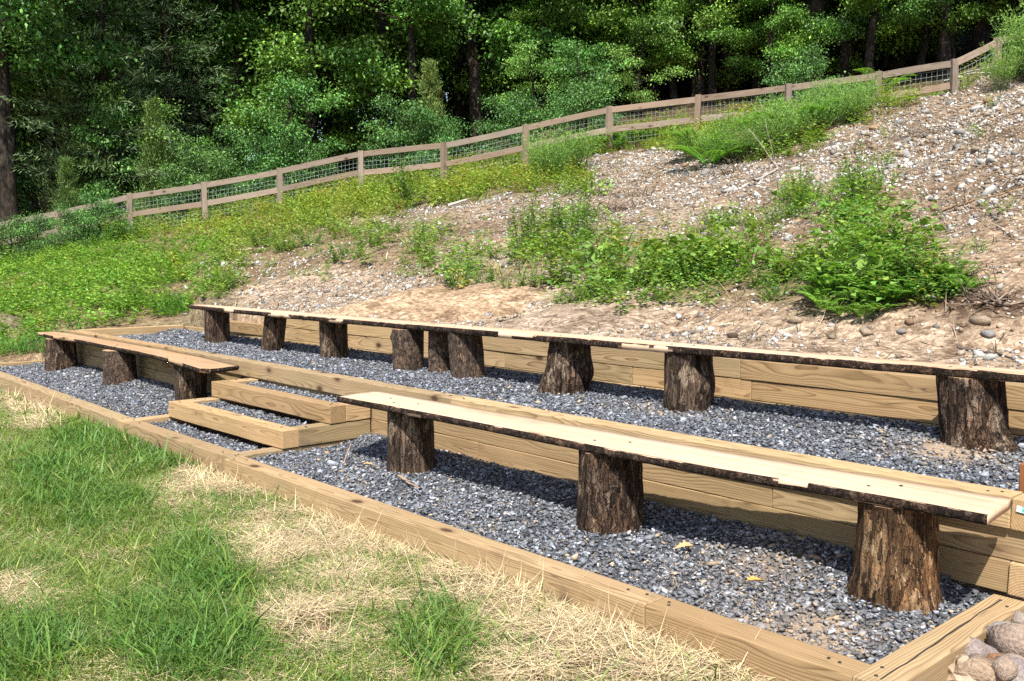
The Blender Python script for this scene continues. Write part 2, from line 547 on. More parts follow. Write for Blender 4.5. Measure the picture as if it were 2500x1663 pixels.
def mat_attr(name, rough=0.85, spec=0.2, nscale=60.0, lo=0.75, hi=1.2, bump=0.0, bdist=0.004):
    m, nt, out = new_mat(name); g = NT(nt)
    at = g.n('ShaderNodeAttribute', attribute_name='col')
    tc = g.n('ShaderNodeTexCoord').outputs['Object']
    ns = g.noise(tc, nscale, 3, 0.6)
    c = g.mix(1.0, at.outputs['Color'], g.ramp(ns.outputs['Fac'], [(0.3, (lo,) * 3), (0.7, (hi,) * 3)]), 'MULTIPLY')
    g.bsdf(out, c, rough, spec, ns.outputs['Fac'] if bump else None, bump or 0.1, bdist)
    return m


def mat_leaf(name, trans=0.32, rough=0.5, spec=0.35, hue=0.5, tint=(1, 1, 1)):
    """leaf colour comes from the mesh, every plant shifts it a little"""
    m, nt, out = new_mat(name); g = NT(nt)
    at = g.n('ShaderNodeAttribute', attribute_name='col')
    oi = g.n('ShaderNodeObjectInfo')
    r1 = g.math('SUBTRACT', g.math('FRACT', g.math('MULTIPLY', oi.outputs['Random'], 13.7)), 0.5)
    hs = g.n('ShaderNodeHueSaturation')
    g.l(g.math('ADD', 0.5, g.math('MULTIPLY', r1, 0.05 * hue)), hs.inputs['Hue'])
    g.l(g.math('ADD', 1.0, g.math('MULTIPLY', g.math('SUBTRACT', oi.outputs['Random'], 0.5), 0.5 * hue)), hs.inputs['Value'])
    g.l(g.mix(1.0, at.outputs['Color'], tint, 'MULTIPLY'), hs.inputs['Color'])
    b = g.n('ShaderNodeBsdfPrincipled')
    g.l(hs.outputs[0], b.inputs['Base Color'])
    b.inputs['Roughness'].default_value = rough; b.inputs['Specular IOR Level'].default_value = spec
    t = g.n('ShaderNodeBsdfTranslucent')
    g.l(g.mix(1.0, hs.outputs[0], (1.25, 1.35, 0.55), 'MULTIPLY'), t.inputs[0])
    mx = g.n('ShaderNodeMixShader'); mx.inputs[0].default_value = trans
    g.l(b.outputs[0], mx.inputs[1]); g.l(t.outputs[0], mx.inputs[2]); g.l(mx.outputs[0], out.inputs['Surface'])
    return m


def mat_plank(name, light, dark):
    """freshly sawn slab: long grain lines, faint pink and brown streaks"""
    m, nt, out = new_mat(name); g = NT(nt)
    tc = g.n('ShaderNodeTexCoord').outputs['Object']
    oi = g.n('ShaderNodeObjectInfo')
    q = g.vmath('ADD', tc, g.vmath('SCALE', (17.0, 31.0, 5.0), oi.outputs['Random']))
    n1 = g.noise(g.scaled(q, (0.5, 14, 14)), 1.0, 4, 0.6, 0.3)
    n2 = g.noise(g.scaled(q, (0.9, 3.5, 3.5)), 1.0, 3, 0.55)
    n3 = g.noise(g.scaled(q, (6, 90, 90)), 1.0, 2, 0.6)
    saw = g.noise(g.scaled(q, (70, 2, 2)), 1.0, 2, 0.5)
    c = g.mix(g.ramp(n1.outputs['Fac'], [(0.45, (0, 0, 0)), (0.70, (0.6,) * 3)]), light, dark)
    c = g.mix(g.ramp(n2.outputs['Fac'], [(0.45, (0, 0, 0)), (0.75, (0.6,) * 3)]), c, g.mix(1.0, c, (0.95, 0.72, 0.55), 'MULTIPLY'))
    c = g.mix(0.6, c, g.ramp(n3.outputs['Fac'], [(0.3, (0.82, 0.79, 0.75)), (0.7, (1.08,) * 3)]), 'MULTIPLY')
    st = g.noise(g.scaled(q, (1.3, 7, 7)), 1.0, 4, 0.6)
    c = g.mix(g.ramp(st.outputs['Fac'], [(0.62, (0, 0, 0)), (0.78, (0.55,) * 3)]), c, (0.26, 0.15, 0.085))
    vo = g.n('ShaderNodeTexVoronoi', feature='F1'); vo.inputs['Scale'].default_value = 1.0; g.l(g.scaled(q, (1.6, 3.4, 3.4)), vo.inputs['Vector'])
    kd = g.math('ADD', vo.outputs['Distance'], g.math('MULTIPLY', g.math('SUBTRACT', n1.outputs['Fac'], 0.5), 0.05))
    c = g.mix(g.ramp(kd, [(0.045, (0.9,) * 3), (0.085, (0.55,) * 3), (0.16, (0, 0, 0))]), c, (0.135, 0.070, 0.035))
    chk = g.noise(g.scaled(q, (0.35, 13, 13)), 1.0, 2, 0.5)
    c = g.mix(g.math('MULTIPLY', g.ramp(chk.outputs['Fac'], [(0.492, (0, 0, 0)), (0.5, (0.6,) * 3), (0.508, (0, 0, 0))]), g.ramp(n2.outputs['Fac'], [(0.48, (0, 0, 0)), (0.58, (1, 1, 1))])), c, (0.12, 0.07, 0.04))
    dirt = g.noise(q, 2.4, 5, 0.7)
    c = g.mix(g.ramp(dirt.outputs['Fac'], [(0.54, (0, 0, 0)), (0.72, (0.28,) * 3)]), c, (0.22, 0.165, 0.115))
    g.bsdf(out, c, 0.75, 0.25, g.math('ADD', n3.outputs['Fac'], g.math('MULTIPLY', saw.outputs['Fac'], 0.5)), 0.25, 0.003)
    return m


def mat_plain(name, col, rough=0.7, spec=0.3, vary=0.25, scale=30.0):
    m, nt, out = new_mat(name); g = NT(nt)
    tc = g.n('ShaderNodeTexCoord').outputs['Object']
    ns = g.noise(tc, scale, 3)
    c = g.mix(1.0, col, g.ramp(ns.outputs['Fac'], [(0.3, (1 - vary,) * 3), (0.7, (1 + vary,) * 3)]), 'MULTIPLY')
    g.bsdf(out, c, rough, spec)
    return m


MT = {}
MT['timber'] = mat_timber('pressure_treated_timber', (0.365, 0.262, 0.148), (0.145, 0.085, 0.038), (0.88, 0.98, 0.84), ring=0.0095)
MT['fence'] = mat_timber('weathered_fence_board', (0.240, 0.190, 0.150), (0.095, 0.068, 0.050), (0.85, 0.88, 0.95), ring=0.012)
MT['stake'] = mat_timber('red_brown_stake', (0.26, 0.10, 0.035), (0.15, 0.05, 0.02), (0.9, 0.9, 0.9), knots=False)
MT['plank'] = mat_plank('fresh_sawn_slab', (0.530, 0.380, 0.265), (0.400, 0.262, 0.165))
MT['plank_warm'] = mat_plank('warm_sawn_slab', (0.370, 0.245, 0.140), (0.27, 0.155, 0.075))
MT['bark'] = mat_bark('log_bark', (0.010, 0.006, 0.004), (0.080, 0.054, 0.038), (0.23, 0.170, 0.125), stretch=0.07, scale=44, crack=.08, peel=(.30, .225, .155))
MT['bark_grey'] = mat_bark('grey_log_bark', (0.020, 0.014, 0.011), (0.105, 0.074, 0.055), (0.22, 0.165, 0.125), stretch=0.45, scale=52, crack=.06)
MT['bark_plate'] = mat_bark('plated_log_bark', (0.008, 0.005, 0.004), (0.095, 0.060, 0.040), (0.36, 0.275, 0.205), peel=(.36, .27, .19), stretch=0.22, scale=40, bumpd=0.03, crack=.14)
MT['bark_pale'] = mat_bark('pale_debarked_log', (0.010, 0.006, 0.004), (0.105, 0.058, 0.028), (0.36, 0.24, 0.135), peel=(.42, .29, .165), stretch=0.09, scale=32, crack=.06)
MT['edge'] = mat_bark('plank_bark_edge', (0.010, 0.007, 0.005), (0.045, 0.029, 0.021), (0.15, 0.108, 0.08), stretch=0.8, scale=34, bumpd=0.02)
MT['trunk'] = mat_bark('tree_bark', (0.012, 0.010, 0.008), (0.035, 0.028, 0.022), (0.085, 0.070, 0.058), stretch=0.2, scale=9)
MT['stone'] = mat_attr('crushed_stone', 0.8, 0.3, 90, 0.75, 1.25)
MT['rock'] = mat_attr('field_rock', 0.88, 0.2, 14, 0.62, 1.25, 0.6, 0.02)
MT['dry'] = mat_attr('dry_straw', 0.7, 0.3, 30, 0.85, 1.1)
MT['leaf'] = mat_leaf('tree_leaf', 0.20)
MT['conifer'] = mat_leaf('conifer_spray', 0.15, 0.6, 0.25)
MT['weed'] = mat_leaf('weed_leaf', 0.32, 0.55, 0.3)
MT['grass'] = mat_leaf('grass_blade', 0.35, 0.5, 0.3, 0.2)
MT['wire'] = mat_plain('galvanised_wire', (0.30, 0.36, 0.33), 0.45, 0.5)
MT['screw'] = mat_plain('dark_screw_head', (0.03, 0.027, 0.025), 0.5, 0.5)


def mat_ground():
    m, nt, out = new_mat('land'); g = NT(nt)
    geo = g.n('ShaderNodeNewGeometry')
    pos = geo.outputs['Position']
    at = g.n('ShaderNodeAttribute', attribute_name='col')
    n1 = g.noise(pos, 1.3, 5, 0.65); n2 = g.noise(pos, 9.0, 5, 0.7); n3 = g.noise(pos, 48.0, 4, 0.7)
    c = g.mix(0.75, at.outputs['Color'], g.ramp(n1.outputs['Fac'], [(0.33, (0.68, 0.62, 0.58)), (0.68, (1.22, 1.20, 1.18))]), 'MULTIPLY')
    c = g.mix(0.8, c, g.ramp(n2.outputs['Fac'], [(0.32, (0.60, 0.56, 0.52)), (0.66, (1.25, 1.24, 1.22))]), 'MULTIPLY')
    c = g.mix(0.8, c, g.ramp(n3.outputs['Fac'], [(0.34, (0.55,) * 3), (0.66, (1.35,) * 3)]), 'MULTIPLY')
    vo = g.n('ShaderNodeTexVoronoi', feature='F1'); vo.inputs['Scale'].default_value = 26.0; g.l(pos, vo.inputs['Vector'])
    sc = g.n('ShaderNodeSeparateColor'); g.l(vo.outputs['Color'], sc.inputs[0])
    c = g.mix(0.75, c, g.ramp(sc.outputs[0], [(0.0, (0.42, 0.38, 0.34)), (0.45, (0.95, 0.93, 0.90)), (0.8, (1.15, 1.15, 1.13)), (1.0, (1.7, 1.75, 1.8))]), 'MULTIPLY')
    deb = g.noise(pos, 3.2, 6, 0.75)
    c = g.mix(g.ramp(deb.outputs['Fac'], [(0.50, (0, 0, 0)), (0.62, (0.85,) * 3)]), c, g.mix(1.0, c, (0.42, 0.38, 0.36), 'MULTIPLY'))
    h = g.math('ADD', g.math('MULTIPLY', n2.outputs['Fac'], 1.0), g.math('MULTIPLY', n3.outputs['Fac'], 0.35))
    g.bsdf(out, c, 0.95, 0.1, h, 0.8, 0.05)
    return m


MT['land'] = mat_ground()

# ------------------------------------------------------------------ the ground sheet
def ground_lines(core, lo, hi, step, far):
    a = list(np.arange(lo, hi, step)) + core
    for sgn in (-1, 1):
        v = lo if sgn < 0 else hi; s = step
        while abs(v) < far:
            s *= 1.16; v += sgn * s; a.append(v)
    a = np.array(sorted(set(np.round(a, 4))))
    keep = [a[0]]
    for v in a[1:]:
        if v - keep[-1] > 0.008: keep.append(v)
    return np.array(keep)


gx = ground_lines([XL - 0.43, XL - 0.40, XL - 0.37, XL + 0.03, XL + 0.06, XR + 0.05, XR + 0.08, XR + 0.11, XR + 0.14], -27, 6.0, 0.15, 900)
gy = ground_lines([0.04, 0.06, YW + 0.06, YW + 0.08, YU + 0.06, YU + 0.08, 2.70, 2.78], -5, 20.0, 0.15, 900)
GX, GY = np.meshgrid(gx, gy, indexing='ij')
GZ = height(GX, GY)
pxy, pz = project(np.stack([GX, GY, GZ], -1).reshape(-1, 3))

# vegetation cover on the slope (ellipses: centre, half axes in photo pixels, cover), used to scatter plants
_E = [(210, 735, 380, 130, 1.0), (40, 640, 260, 70, 0.9), (330, 575, 370, 50, 0.9), (640, 520, 210, 45, 0.95), (860, 500, 170, 38, 0.95),
      (1060, 458, 170, 48, 0.95), (1270, 430, 170, 50, 0.95), (1010, 590, 110, 40, 0.40), (1405, 565, 95, 45, 0.5),
      (1300, 650, 210, 50, 0.60), (1690, 672, 330, 72, .95), (2110, 675, 190, 90, .95), (2230, 700, 120, 60, 0.9), (1165, 680, 110, 40, 0.6),
      (1480, 735, 150, 38, 0.9), (640, 600, 110, 25, 0.35), (760, 640, 200, 45, 0.12), (1800, 590, 110, 40, 0.9), (1950, 500, 60, 40, 0.8),
      (2110, 520, 95, 75, 0.9), (1650, 345, 160, 24, 0.85), (1830, 340, 200, 55, 1.0), (2060, 260, 170, 50, 1.0), (2250, 205, 140, 22, 0.9), (2470, 150, 70, 55, 1.0),
      (960, 640, 110, 40, 0.30), (1500, 600, 60, 35, 0.5), (570, 650, 60, 25, 0.4), (2000, 730, 120, 45, 0.8), (1400, 460, 90, 25, 0.5),
      (560, 700, 60, 22, 0.3), (880, 570, 90, 22, 0.5), (700, 560, 130, 22, 0.6), (1590, 540, 60, 22, 0.35), (2400, 620, 60, 30, 0.25)]


def cover(uv, z):
    c = np.full(len(uv), 0.035)
    for ex, ey, rx, ry, w in _E:
        q = ((uv[:, 0] - ex) / rx) ** 2 + ((uv[:, 1] - ey) / ry) ** 2
        c = np.maximum(c, w * sst(1.25, 0.7, q))
    return np.where(z > 0, c, 0)


def land_colour(x, y, uv, z):
    n = fbm(x * 0.6, y * 0.6, 0, 4, 5); n2 = fbm(x * 0.25, y * 0.25, 3, 3, 9)
    soil = np.stack([0.355 + 0.10 * n, 0.280 + 0.09 * n, 0.202 + 0.085 * n], -1)
    red = np.array([0.27, 0.190, 0.125])
    k = sst(0.48, 0.66, n2)[:, None]
    soil = soil * (1 - k * 0.7) + red * k * 0.7
    dx, dy = x - CAM[0], y - CAM[1]
    d = np.hypot(dx, dy); az = np.degrees(np.arctan2(dx, dy))
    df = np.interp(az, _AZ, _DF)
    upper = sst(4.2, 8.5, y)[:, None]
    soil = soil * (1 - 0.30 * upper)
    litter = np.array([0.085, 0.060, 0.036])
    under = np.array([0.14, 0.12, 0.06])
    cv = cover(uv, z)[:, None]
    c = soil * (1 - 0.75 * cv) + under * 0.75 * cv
    dk = np.where(z > 0, sst(1.5, .3, ((uv[:, 0] - 2400) / 190) ** 2 + ((uv[:, 1] - 738) / 42) ** 2 + 1.6 * (fbm(x * 3, y * 3, 0, 3, 15) - .5)), 0)[:, None] * .85
    c = c * (1 - dk) + np.array([.085, .052, .034]) * dk
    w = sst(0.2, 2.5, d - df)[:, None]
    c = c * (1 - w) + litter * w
    lawn = (1 - sst(-0.1, 0.3, y))
    lawn = np.maximum(lawn, sst(XL - 0.2, XL - 0.6, x) * (1 - sst(7, 10, y)))[:, None]
    earth = np.array([0.20, 0.150, 0.090])
    c = c * (1 - lawn) + earth * lawn
    return c


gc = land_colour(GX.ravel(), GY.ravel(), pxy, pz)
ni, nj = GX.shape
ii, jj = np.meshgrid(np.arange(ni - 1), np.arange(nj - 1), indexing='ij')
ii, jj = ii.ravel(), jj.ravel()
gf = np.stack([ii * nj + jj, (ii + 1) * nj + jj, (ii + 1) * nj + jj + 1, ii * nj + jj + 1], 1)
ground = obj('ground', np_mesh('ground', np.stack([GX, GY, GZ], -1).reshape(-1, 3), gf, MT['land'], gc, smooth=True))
tag(ground, 'sloping earth and turf that carries the terraces, lawn and hillside', None, None, 'structure')


# ------------------------------------------------------------------ squared timbers
_b = bmesh.new(); bmesh.ops.create_cone(_b, cap_ends=True, segments=8, radius1=.007, radius2=.0065, depth=.003)
BOLT = bm_mesh('bolt', _b, MT['screw'])


def timber(parent, a, b, z0, z1, width=T, mat='timber', name='timber', bev=0.005, jig=0.0025):
    """a, b: ends of the FRONT (left of a->b seen from outside) bottom line; width extends to the +left of a->b"""
    a = np.array(a, float); b = np.array(b, float)
    d = b - a; L = float(np.linalg.norm(d)); ang = math.atan2(d[1], d[0])
    nrm = np.array([-d[1], d[0]]) / L
    c = (a + b) / 2 + nrm * width / 2
    bm = bmesh.new()
    bmesh.ops.create_cube(bm, size=1.0)
    bmesh.ops.scale(bm, verts=bm.verts, vec=(L - 0.004, width - 0.001, (z1 - z0) - 0.004))
    nseg = max(1, int(L / 0.45))
    ed = [e for e in bm.edges if abs(e.verts[0].co.x - e.verts[1].co.x) > L * 0.5]
    bmesh.ops.subdivide_edges(bm, edges=ed, cuts=nseg, use_grid_fill=True)
    for v in bm.verts:
        v.co.y += random.uniform(-jig, jig); v.co.z += random.uniform(-jig, jig) * 0.8
    es = [e for e in bm.edges if e.calc_face_angle(0) > 1.0]
    bmesh.ops.bevel(bm, geom=es, offset=bev, segments=2, affect='EDGES', profile=0.6)
    me = bm_mesh(name, bm, MT[mat])
    pl = parent.location
    o = obj(name, me, parent, (c[0] - pl[0], c[1] - pl[1], (z0 + z1) / 2 - pl[2]), (0, 0, ang))
    for sx_ in (-1, 1):
        for q in range(2):
            bo = obj('bolt', BOLT, o, (sx_ * (L / 2 - random.uniform(.05, .16)), random.uniform(-.04, .04), (z1 - z0) / 2 + .0002))
    return o


# lower terrace border
t = thing('timber_border', 'long low timber border along the lawn, left of the steps', 'timber border', (-6.8, 0.06, 0))
timber(t, (-9.62, 0.118), (-5.62, 0.036), 0.0, T); timber(t, (-5.62, 0.036), (-4.11, 0.004), 0.0, T + 0.002)
t = thing('timber_border', 'long low timber border along straw, right of the steps, in the foreground', 'timber border', (0.3, -0.03, 0))
timber(t, (-2.03, -0.030), (1.75, -0.025), 0.0, T); timber(t, (1.75, -0.022), (XR, -0.018), 0.0, T - 0.003)
t = thing('timber_border', 'cracked timber across the right end of the lower gravel terrace, beside the rock pile', 'timber border', (2.8, 0.5, 0))
timber(t, (XR + T, -0.022), (XR + T, 1.165), 0.0, T + 0.001)
_n = 40; _y = np.linspace(0.02, 1.10, _n); _x = XR + 0.085 - 0.035 * (_y / 1.1) + 0.006 * (fbm(_y * 9, 3, 0, 3, 7) - .5) * 2; _w = 0.0016 + 0.0025 * fbm(_y * 6, 8, 0, 2, 3)
_V = np.stack([np.stack([_x - _w - 2.8, _y - .5, np.full(_n, T + .0022)], 1), np.stack([_x + _w - 2.8, _y - .5, np.full(_n, T + .0022)], 1)], 1).reshape(-1, 3)
_i = np.arange(_n - 1) * 2
obj('crack', np_mesh('crack', _V, np.stack([_i, _i + 1, _i + 3, _i + 2], 1), MT['screw']), t)
t = thing('timber_border', 'short timber at far left end of the lower gravel terrace', 'timber border', (-9.5, 0.6, 0))
timber(t, (-9.48, 0.118 + T), (-9.48, YW), 0.0, T)

# steps
t = thing('timber_steps', 'three timber framed gravel steps between the two front benches', 'steps', (-3.0, 0.5, 0))
timber(t, (-3.97, 0.003), (-2.17, 0.018), 0.0, T)
timber(t, (-2.03, 0.018), (-2.03, YW), 0.0, T + 0.003); timber(t, (-3.97, -0.004), (-3.97, YW), 0.0, T + 0.003)
timber(t, (-3.972, 0.388), (-2.015, 0.416), T + 0.003, 2 * T + 0.002)
timber(t, (-2.018, 0.416 + T), (-2.018, YW), T + 0.005, 2 * T); timber(t, (-3.832, 0.390 + T), (-3.832, YW), T + 0.005, 2 * T)
timber(t, (-3.974, 0.790), (-2.012, 0.818), 2 * T + 0.003, 3 * T + 0.002)
timber(t, (-2.014, 0.818 + T), (-2.014, YW), 2 * T + 0.005, 3 * T); timber(t, (-3.834, 0.792 + T), (-3.834, YW), 2 * T + 0.005, 3 * T)

# middle retaining wall (front edge of the upper terrace)
t = thing('retaining_wall', 'long low timber retaining wall behind the front benches', 'retaining wall', (-3, YW, 0))
for x0, x1 in ((XL, -5.47), (-5.47, -1.02), (-1.02, 2.70)):
    timber(t, (x0, YW + 0.008 * (x0 + 3) / 6 * -0.5), (x1, YW - 0.008 * (x1 + 3) / 12), 3 * T, 4 * T)
for x0, x1 in ((XL, -6.3), (-6.3, -2.6), (-2.6, 1.55), (1.55, 2.84)):
    timber(t, (x0, YW + 0.026), (x1, YW + 0.026), 2 * T, 3 * T)
for x0, x1 in ((XL, -4.5), (-4.5, -0.75), (-0.75, 2.70)):
    timber(t, (x0, YW + 0.018), (x1, YW + 0.018), T, 2 * T)
timber(t, (2.84, YW), (2.84, 2.9), 3 * T, 4 * T - 0.002)
timber(t, (2.84, YW + 0.004), (2.84, 2.9), T, 2 * T)
timber(t, (2.84, YW + 0.16), (2.84, 2.9), 2 * T, 3 * T)
timber(t, (XL + T, YW + T), (XL + T, 2.72), 3 * T, 4 * T)
timber(t, (XL + T, YW + T), (XL + T, 2.72), 2 * T, 3 * T)

# upper retaining wall against the bank
t = thing('retaining_wall', 'long timber retaining wall behind the upper bench, holding back the bank', 'retaining wall', (-3, YU, 0.42))
for x0, x1 in ((XL + T, -5.6), (-5.6, -1.35), (-1.35, 1.62), (1.62, 4.6)):
    timber(t, (x0, YU + 0.075 * sst(-6.5, -9, x0)), (x1, YU), 3 * T, 4 * T)
for x0, x1 in ((-7.62, -6.55), (-6.55, -4.3), (-4.3, -2.1), (-2.1, -0.62), (-0.62, 0.45), (0.45, 4.6)):
    timber(t, (x0, YU + 0.010 + random.uniform(-.004, .004)), (x1, YU + 0.010), 4 * T, 5 * T)
for x0, x1 in ((-6.51, -3.2), (-3.2, 0.36), (0.36, 4.6)):
    timber(t, (x0, YU + 0.004), (x1, YU + 0.006), 5 * T, 6 * T)


# ------------------------------------------------------------------ gravel
def bed_low(x, y):
    z = GL - 0.02 * sst(-5, -9, x) + 0.055 * sst(0.75, YW, y) + 0.035 * (fbm(x * 2.2, y * 2.2, 0, 3, 71) - 0.5)
    z = z + 0.05 * np.exp(-(((x - 1.75) / 0.28) ** 2 + ((y - 0.98) / 0.18) ** 2))
    return z - 0.05 * sst(2.3, 2.6, x) * sst(.7, 1.1, y)


def bed_up(x, y):
    z = GU - 0.04 * sst(-4, -9, x) - 0.012 * sst(1.6, 1.34, y) + 0.045 * sst(2.2, YU, y) + 0.035 * (fbm(x * 2.0, y * 2.0, 4, 3, 72) - 0.5)
    z = z + 0.035 * np.exp(-(((x - 2.02) / 0.40) ** 2 + ((y - 2.22) / 0.22) ** 2))
    return z


def tan_low(x, y):
    n = fbm(x * 3, y * 3, 1, 3, 77)
    a = np.exp(-(((x - 2.2) / 0.55) ** 2 + ((y - 0.30) / 0.38) ** 2)) + 0.8 * np.exp(-(((x - 1.75) / 0.30) ** 2 + ((y - 0.85) / 0.25) ** 2))
    return np.clip(a * (0.25 + 1.3 * n) * 0.62 + 0.02, 0, 1)


def tan_up(x, y):
    n = fbm(x * 3, y * 3, 1, 3, 78)
    a = 1.1 * np.exp(-(((x - 2.05) / 0.42) ** 2 + ((y - 2.15) / 0.25) ** 2)) + 0.55 * np.exp(-(((x - 0.1) / 0.35) ** 2 + ((y - 2.15) / 0.14) ** 2))
    return np.clip(a * (0.3 + 1.2 * n) * .8 + 0.012, 0, 1)


GRAVEL_T = [stone_template(100 + k, 8, 0.45, 0.42) for k in range(10)]
GRAVEL_FAR = [stone_template(140 + k, 6, 0.5, 0.35) for k in range(6)]


def gravel(name, label, rects, zf, tanf, spacing):
    rng = np.random.default_rng(int(abs(rects[0][0] * 10 + rects[0][2] * 31)) + 77)
    parts = []
    for (x0, x1, y0, y1) in rects:
        nx, ny = max(2, int((x1 - x0) / 0.06)), max(2, int((y1 - y0) / 0.05))
        X, Y = np.meshgrid(np.linspace(x0, x1, nx), np.linspace(y0, y1, ny), indexing='ij')
        Z = zf(X, Y) - 0.010
        i, j = np.meshgrid(np.arange(nx - 1), np.arange(ny - 1), indexing='ij'); i, j = i.ravel(), j.ravel()
        q = [i * ny + j, (i + 1) * ny + j, (i + 1) * ny + j + 1, i * ny + j + 1]
        F = np.concatenate([np.stack([q[0], q[1], q[2]], 1), np.stack([q[0], q[2], q[3]], 1)])
        tn = sst(0.25, 0.7, tanf(X, Y)).reshape(-1, 1)
        C = np.array([0.045, 0.047, 0.052]) * (1 - tn) + np.array([0.26, 0.19, 0.13]) * tn
        parts.append((np.stack([X, Y, Z], -1).reshape(-1, 3), F, C))
        area = (x1 - x0) * (y1 - y0)
        n = int(area / spacing ** 2)
        x = rng.uniform(x0 + 0.006, x1 - 0.006, n); y = rng.uniform(y0 + 0.006, y1 - 0.006, n)
        d = np.hypot(x - CAM[0], y - CAM[1])
        far = d > 7.6
        keep = ~far | (rng.random(n) < np.clip(1.0 - (d - 7.6) * .09, .45, 1))
        tn = tanf(x, y)
        keep &= rng.random(n) > 0.75 * sst(0.35, 0.95, tn)
        x, y, d, far, tn = x[keep], y[keep], d[keep], far[keep], tn[keep]
        n = len(x)
        s = np.exp(rng.normal(0, 0.38, n)) * 0.0195 * np.clip(1 + (d - 7.6) * .07, 1, 1.45)
        z = zf(x, y) + rng.uniform(-0.012, 0.010, n) - 0.004
        R = rot_random(n, rng, 0.55, True)
        S = np.stack([s * 1.15, s * 1.1, s * 1.05], 1)
        g = np.clip(rng.lognormal(-2.16, 0.52, n), 0.03, 0.42)
        C = np.stack([g * 0.93, g * 0.985, g * 1.10], 1)
        warm = rng.random(n) < 0.022 + 0.35 * tn
        tc = np.stack([0.30 * np.ones(n), 0.225 * np.ones(n), 0.155 * np.ones(n)], 1) * rng.uniform(0.6, 1.35, (n, 1))
        C = np.where(warm[:, None], tc, C)
        pale = rng.random(n) < 0.02
        C = np.where(pale[:, None], np.array([0.38, 0.38, 0.38]), C)
        dust = (0.55 * tn)[:, None]
        C = C * (1 - dust) + np.array([0.25, 0.20, 0.15]) * dust
        P = np.stack([x, y, z], 1)
        for msk, tm in ((~far, GRAVEL_T), (far, GRAVEL_FAR)):
            if msk.sum():
                parts.append(scatter(tm, P[msk], R[msk], S[msk], rng.integers(0, len(tm), msk.sum()), C[msk]))
    V, F, C = join_np(parts)
    o = obj(name, np_mesh(name, V, F, MT['stone'], C))
    return tag(o, label, 'gravel', None, 'stuff')


gravel('gravel', 'blue grey crushed stone bed of the lower terrace', [(-9.49, -4.10, 0.10, YW + 0.01), (-2.04, XR + 0.01, 0.105, YW + 0.01)], bed_low, tan_low, 0.0150)
gravel('gravel', 'blue grey crushed stone bed of the upper terrace', [(XL + T, 2.71, YW + T - 0.01, YU + 0.01)], bed_up, tan_up, 0.0166)
for zz, r in ((0.107, (-3.98, -2.16, 0.135, 0.41)), (0.252, (-3.84, -2.15, 0.535, 0.81)), (0.392, (-3.84, -2.15, 0.935, YW + 0.01))):
    nm = {0.107: 'lowest', 0.252: 'middle', 0.392: 'top'}[zz]
    gravel('gravel', 'blue grey crushed stone filling the %s step' % nm, [r],
           lambda x, y, zz=zz: zz + 0.018 * (fbm(x * 4, y * 4, zz * 9, 2, 73) - 0.5), lambda x, y: 0.015 + 0 * x, 0.0150)

# ------------------------------------------------------------------ log benches
def stump_mesh(seed, h, rb, rt, lean=(0, 0), flare=(), ridges=0.05, lobes=0.07, mat='bark', knots=(), twist=0.0):
    """flare: (angle, reach, height) root spurs; knots: (angle, z, radius, bulge)"""
    nz, ns = 44, 90
    th = np.linspace(0, 2 * math.pi, ns, endpoint=False)
    zz = np.linspace(0, 1, nz)
    TH, ZZ = np.meshgrid(th, zz)
    tw = TH + twist * ZZ
    cx, sx = np.cos(tw), np.sin(tw)
    r = rb + (rt - rb) * ZZ ** 0.8
    r = r * (1 + lobes * 2 * (fbm(cx * 1.2 + seed, sx * 1.2, ZZ * 0.7, 2, seed) - 0.5))
    fine = fbm(cx * 7 + seed * 3, sx * 7, ZZ * 1.5, 3, seed + 5) - 0.5
    ridge = 1 - np.abs(2 * fbm(cx * 4.2, sx * 4.2 + seed, ZZ * 1.1, 2, seed + 9) - 1) * 2.2
    micro = fbm(cx * 22 + seed, sx * 22, ZZ * 9, 2, seed + 13) - 0.5
    r = r * (1 + ridges * 1.3 * fine + ridges * 0.8 * ridge + (0.02 + ridges * .5) * micro)
    for (a, reach, fh) in flare:
        w = np.exp(-((np.angle(np.exp(1j * (TH - a)))) / 0.55) ** 2)
        r = r + reach * w * np.clip(1 - ZZ / fh, 0, 1) ** 1.7
    for (a, kz, kr, kb) in knots:
        da = np.angle(np.exp(1j * (TH - a))) * rb
        q = (da / kr) ** 2 + ((ZZ - kz) * h / kr) ** 2
        r = r + kb * np.exp(-q)
    X = np.cos(TH) * r + lean[0] * ZZ; Y = np.sin(TH) * r + lean[1] * ZZ; Z = ZZ * h
    Z = Z + 0.006 * (fbm(np.cos(TH) * 3, np.sin(TH) * 3, 0, 2, seed + 3) - 0.5) * (ZZ < 0.02)
    V = np.stack([X, Y, Z], -1).reshape(-1, 3)
    i, j = np.meshgrid(np.arange(nz - 1), np.arange(ns), indexing='ij'); i, j = i.ravel(), j.ravel(); j2 = (j + 1) % ns
    F = np.concatenate([np.stack([i * ns + j, i * ns + j2, (i + 1) * ns + j2], 1), np.stack([i * ns + j, (i + 1) * ns + j2, (i + 1) * ns + j], 1)])
    nb = len(F)
    V = np.concatenate([V, [[lean[0], lean[1], h]], [[0, 0, 0]]])
    j = np.arange(ns); e = (nz - 1) * ns
    F = np.concatenate([F, np.stack([e + j, e + (j + 1) % ns, np.full(ns, nz * ns)], 1), np.stack([(j + 1) % ns, j, np.full(ns, nz * ns + 1)], 1)])
    mi = np.zeros(len(F), int); mi[nb:] = 1
    me = np_mesh('stump_leg', V, F, [MT[mat], MT['plank_warm']], smooth=True, midx=mi)
    return me


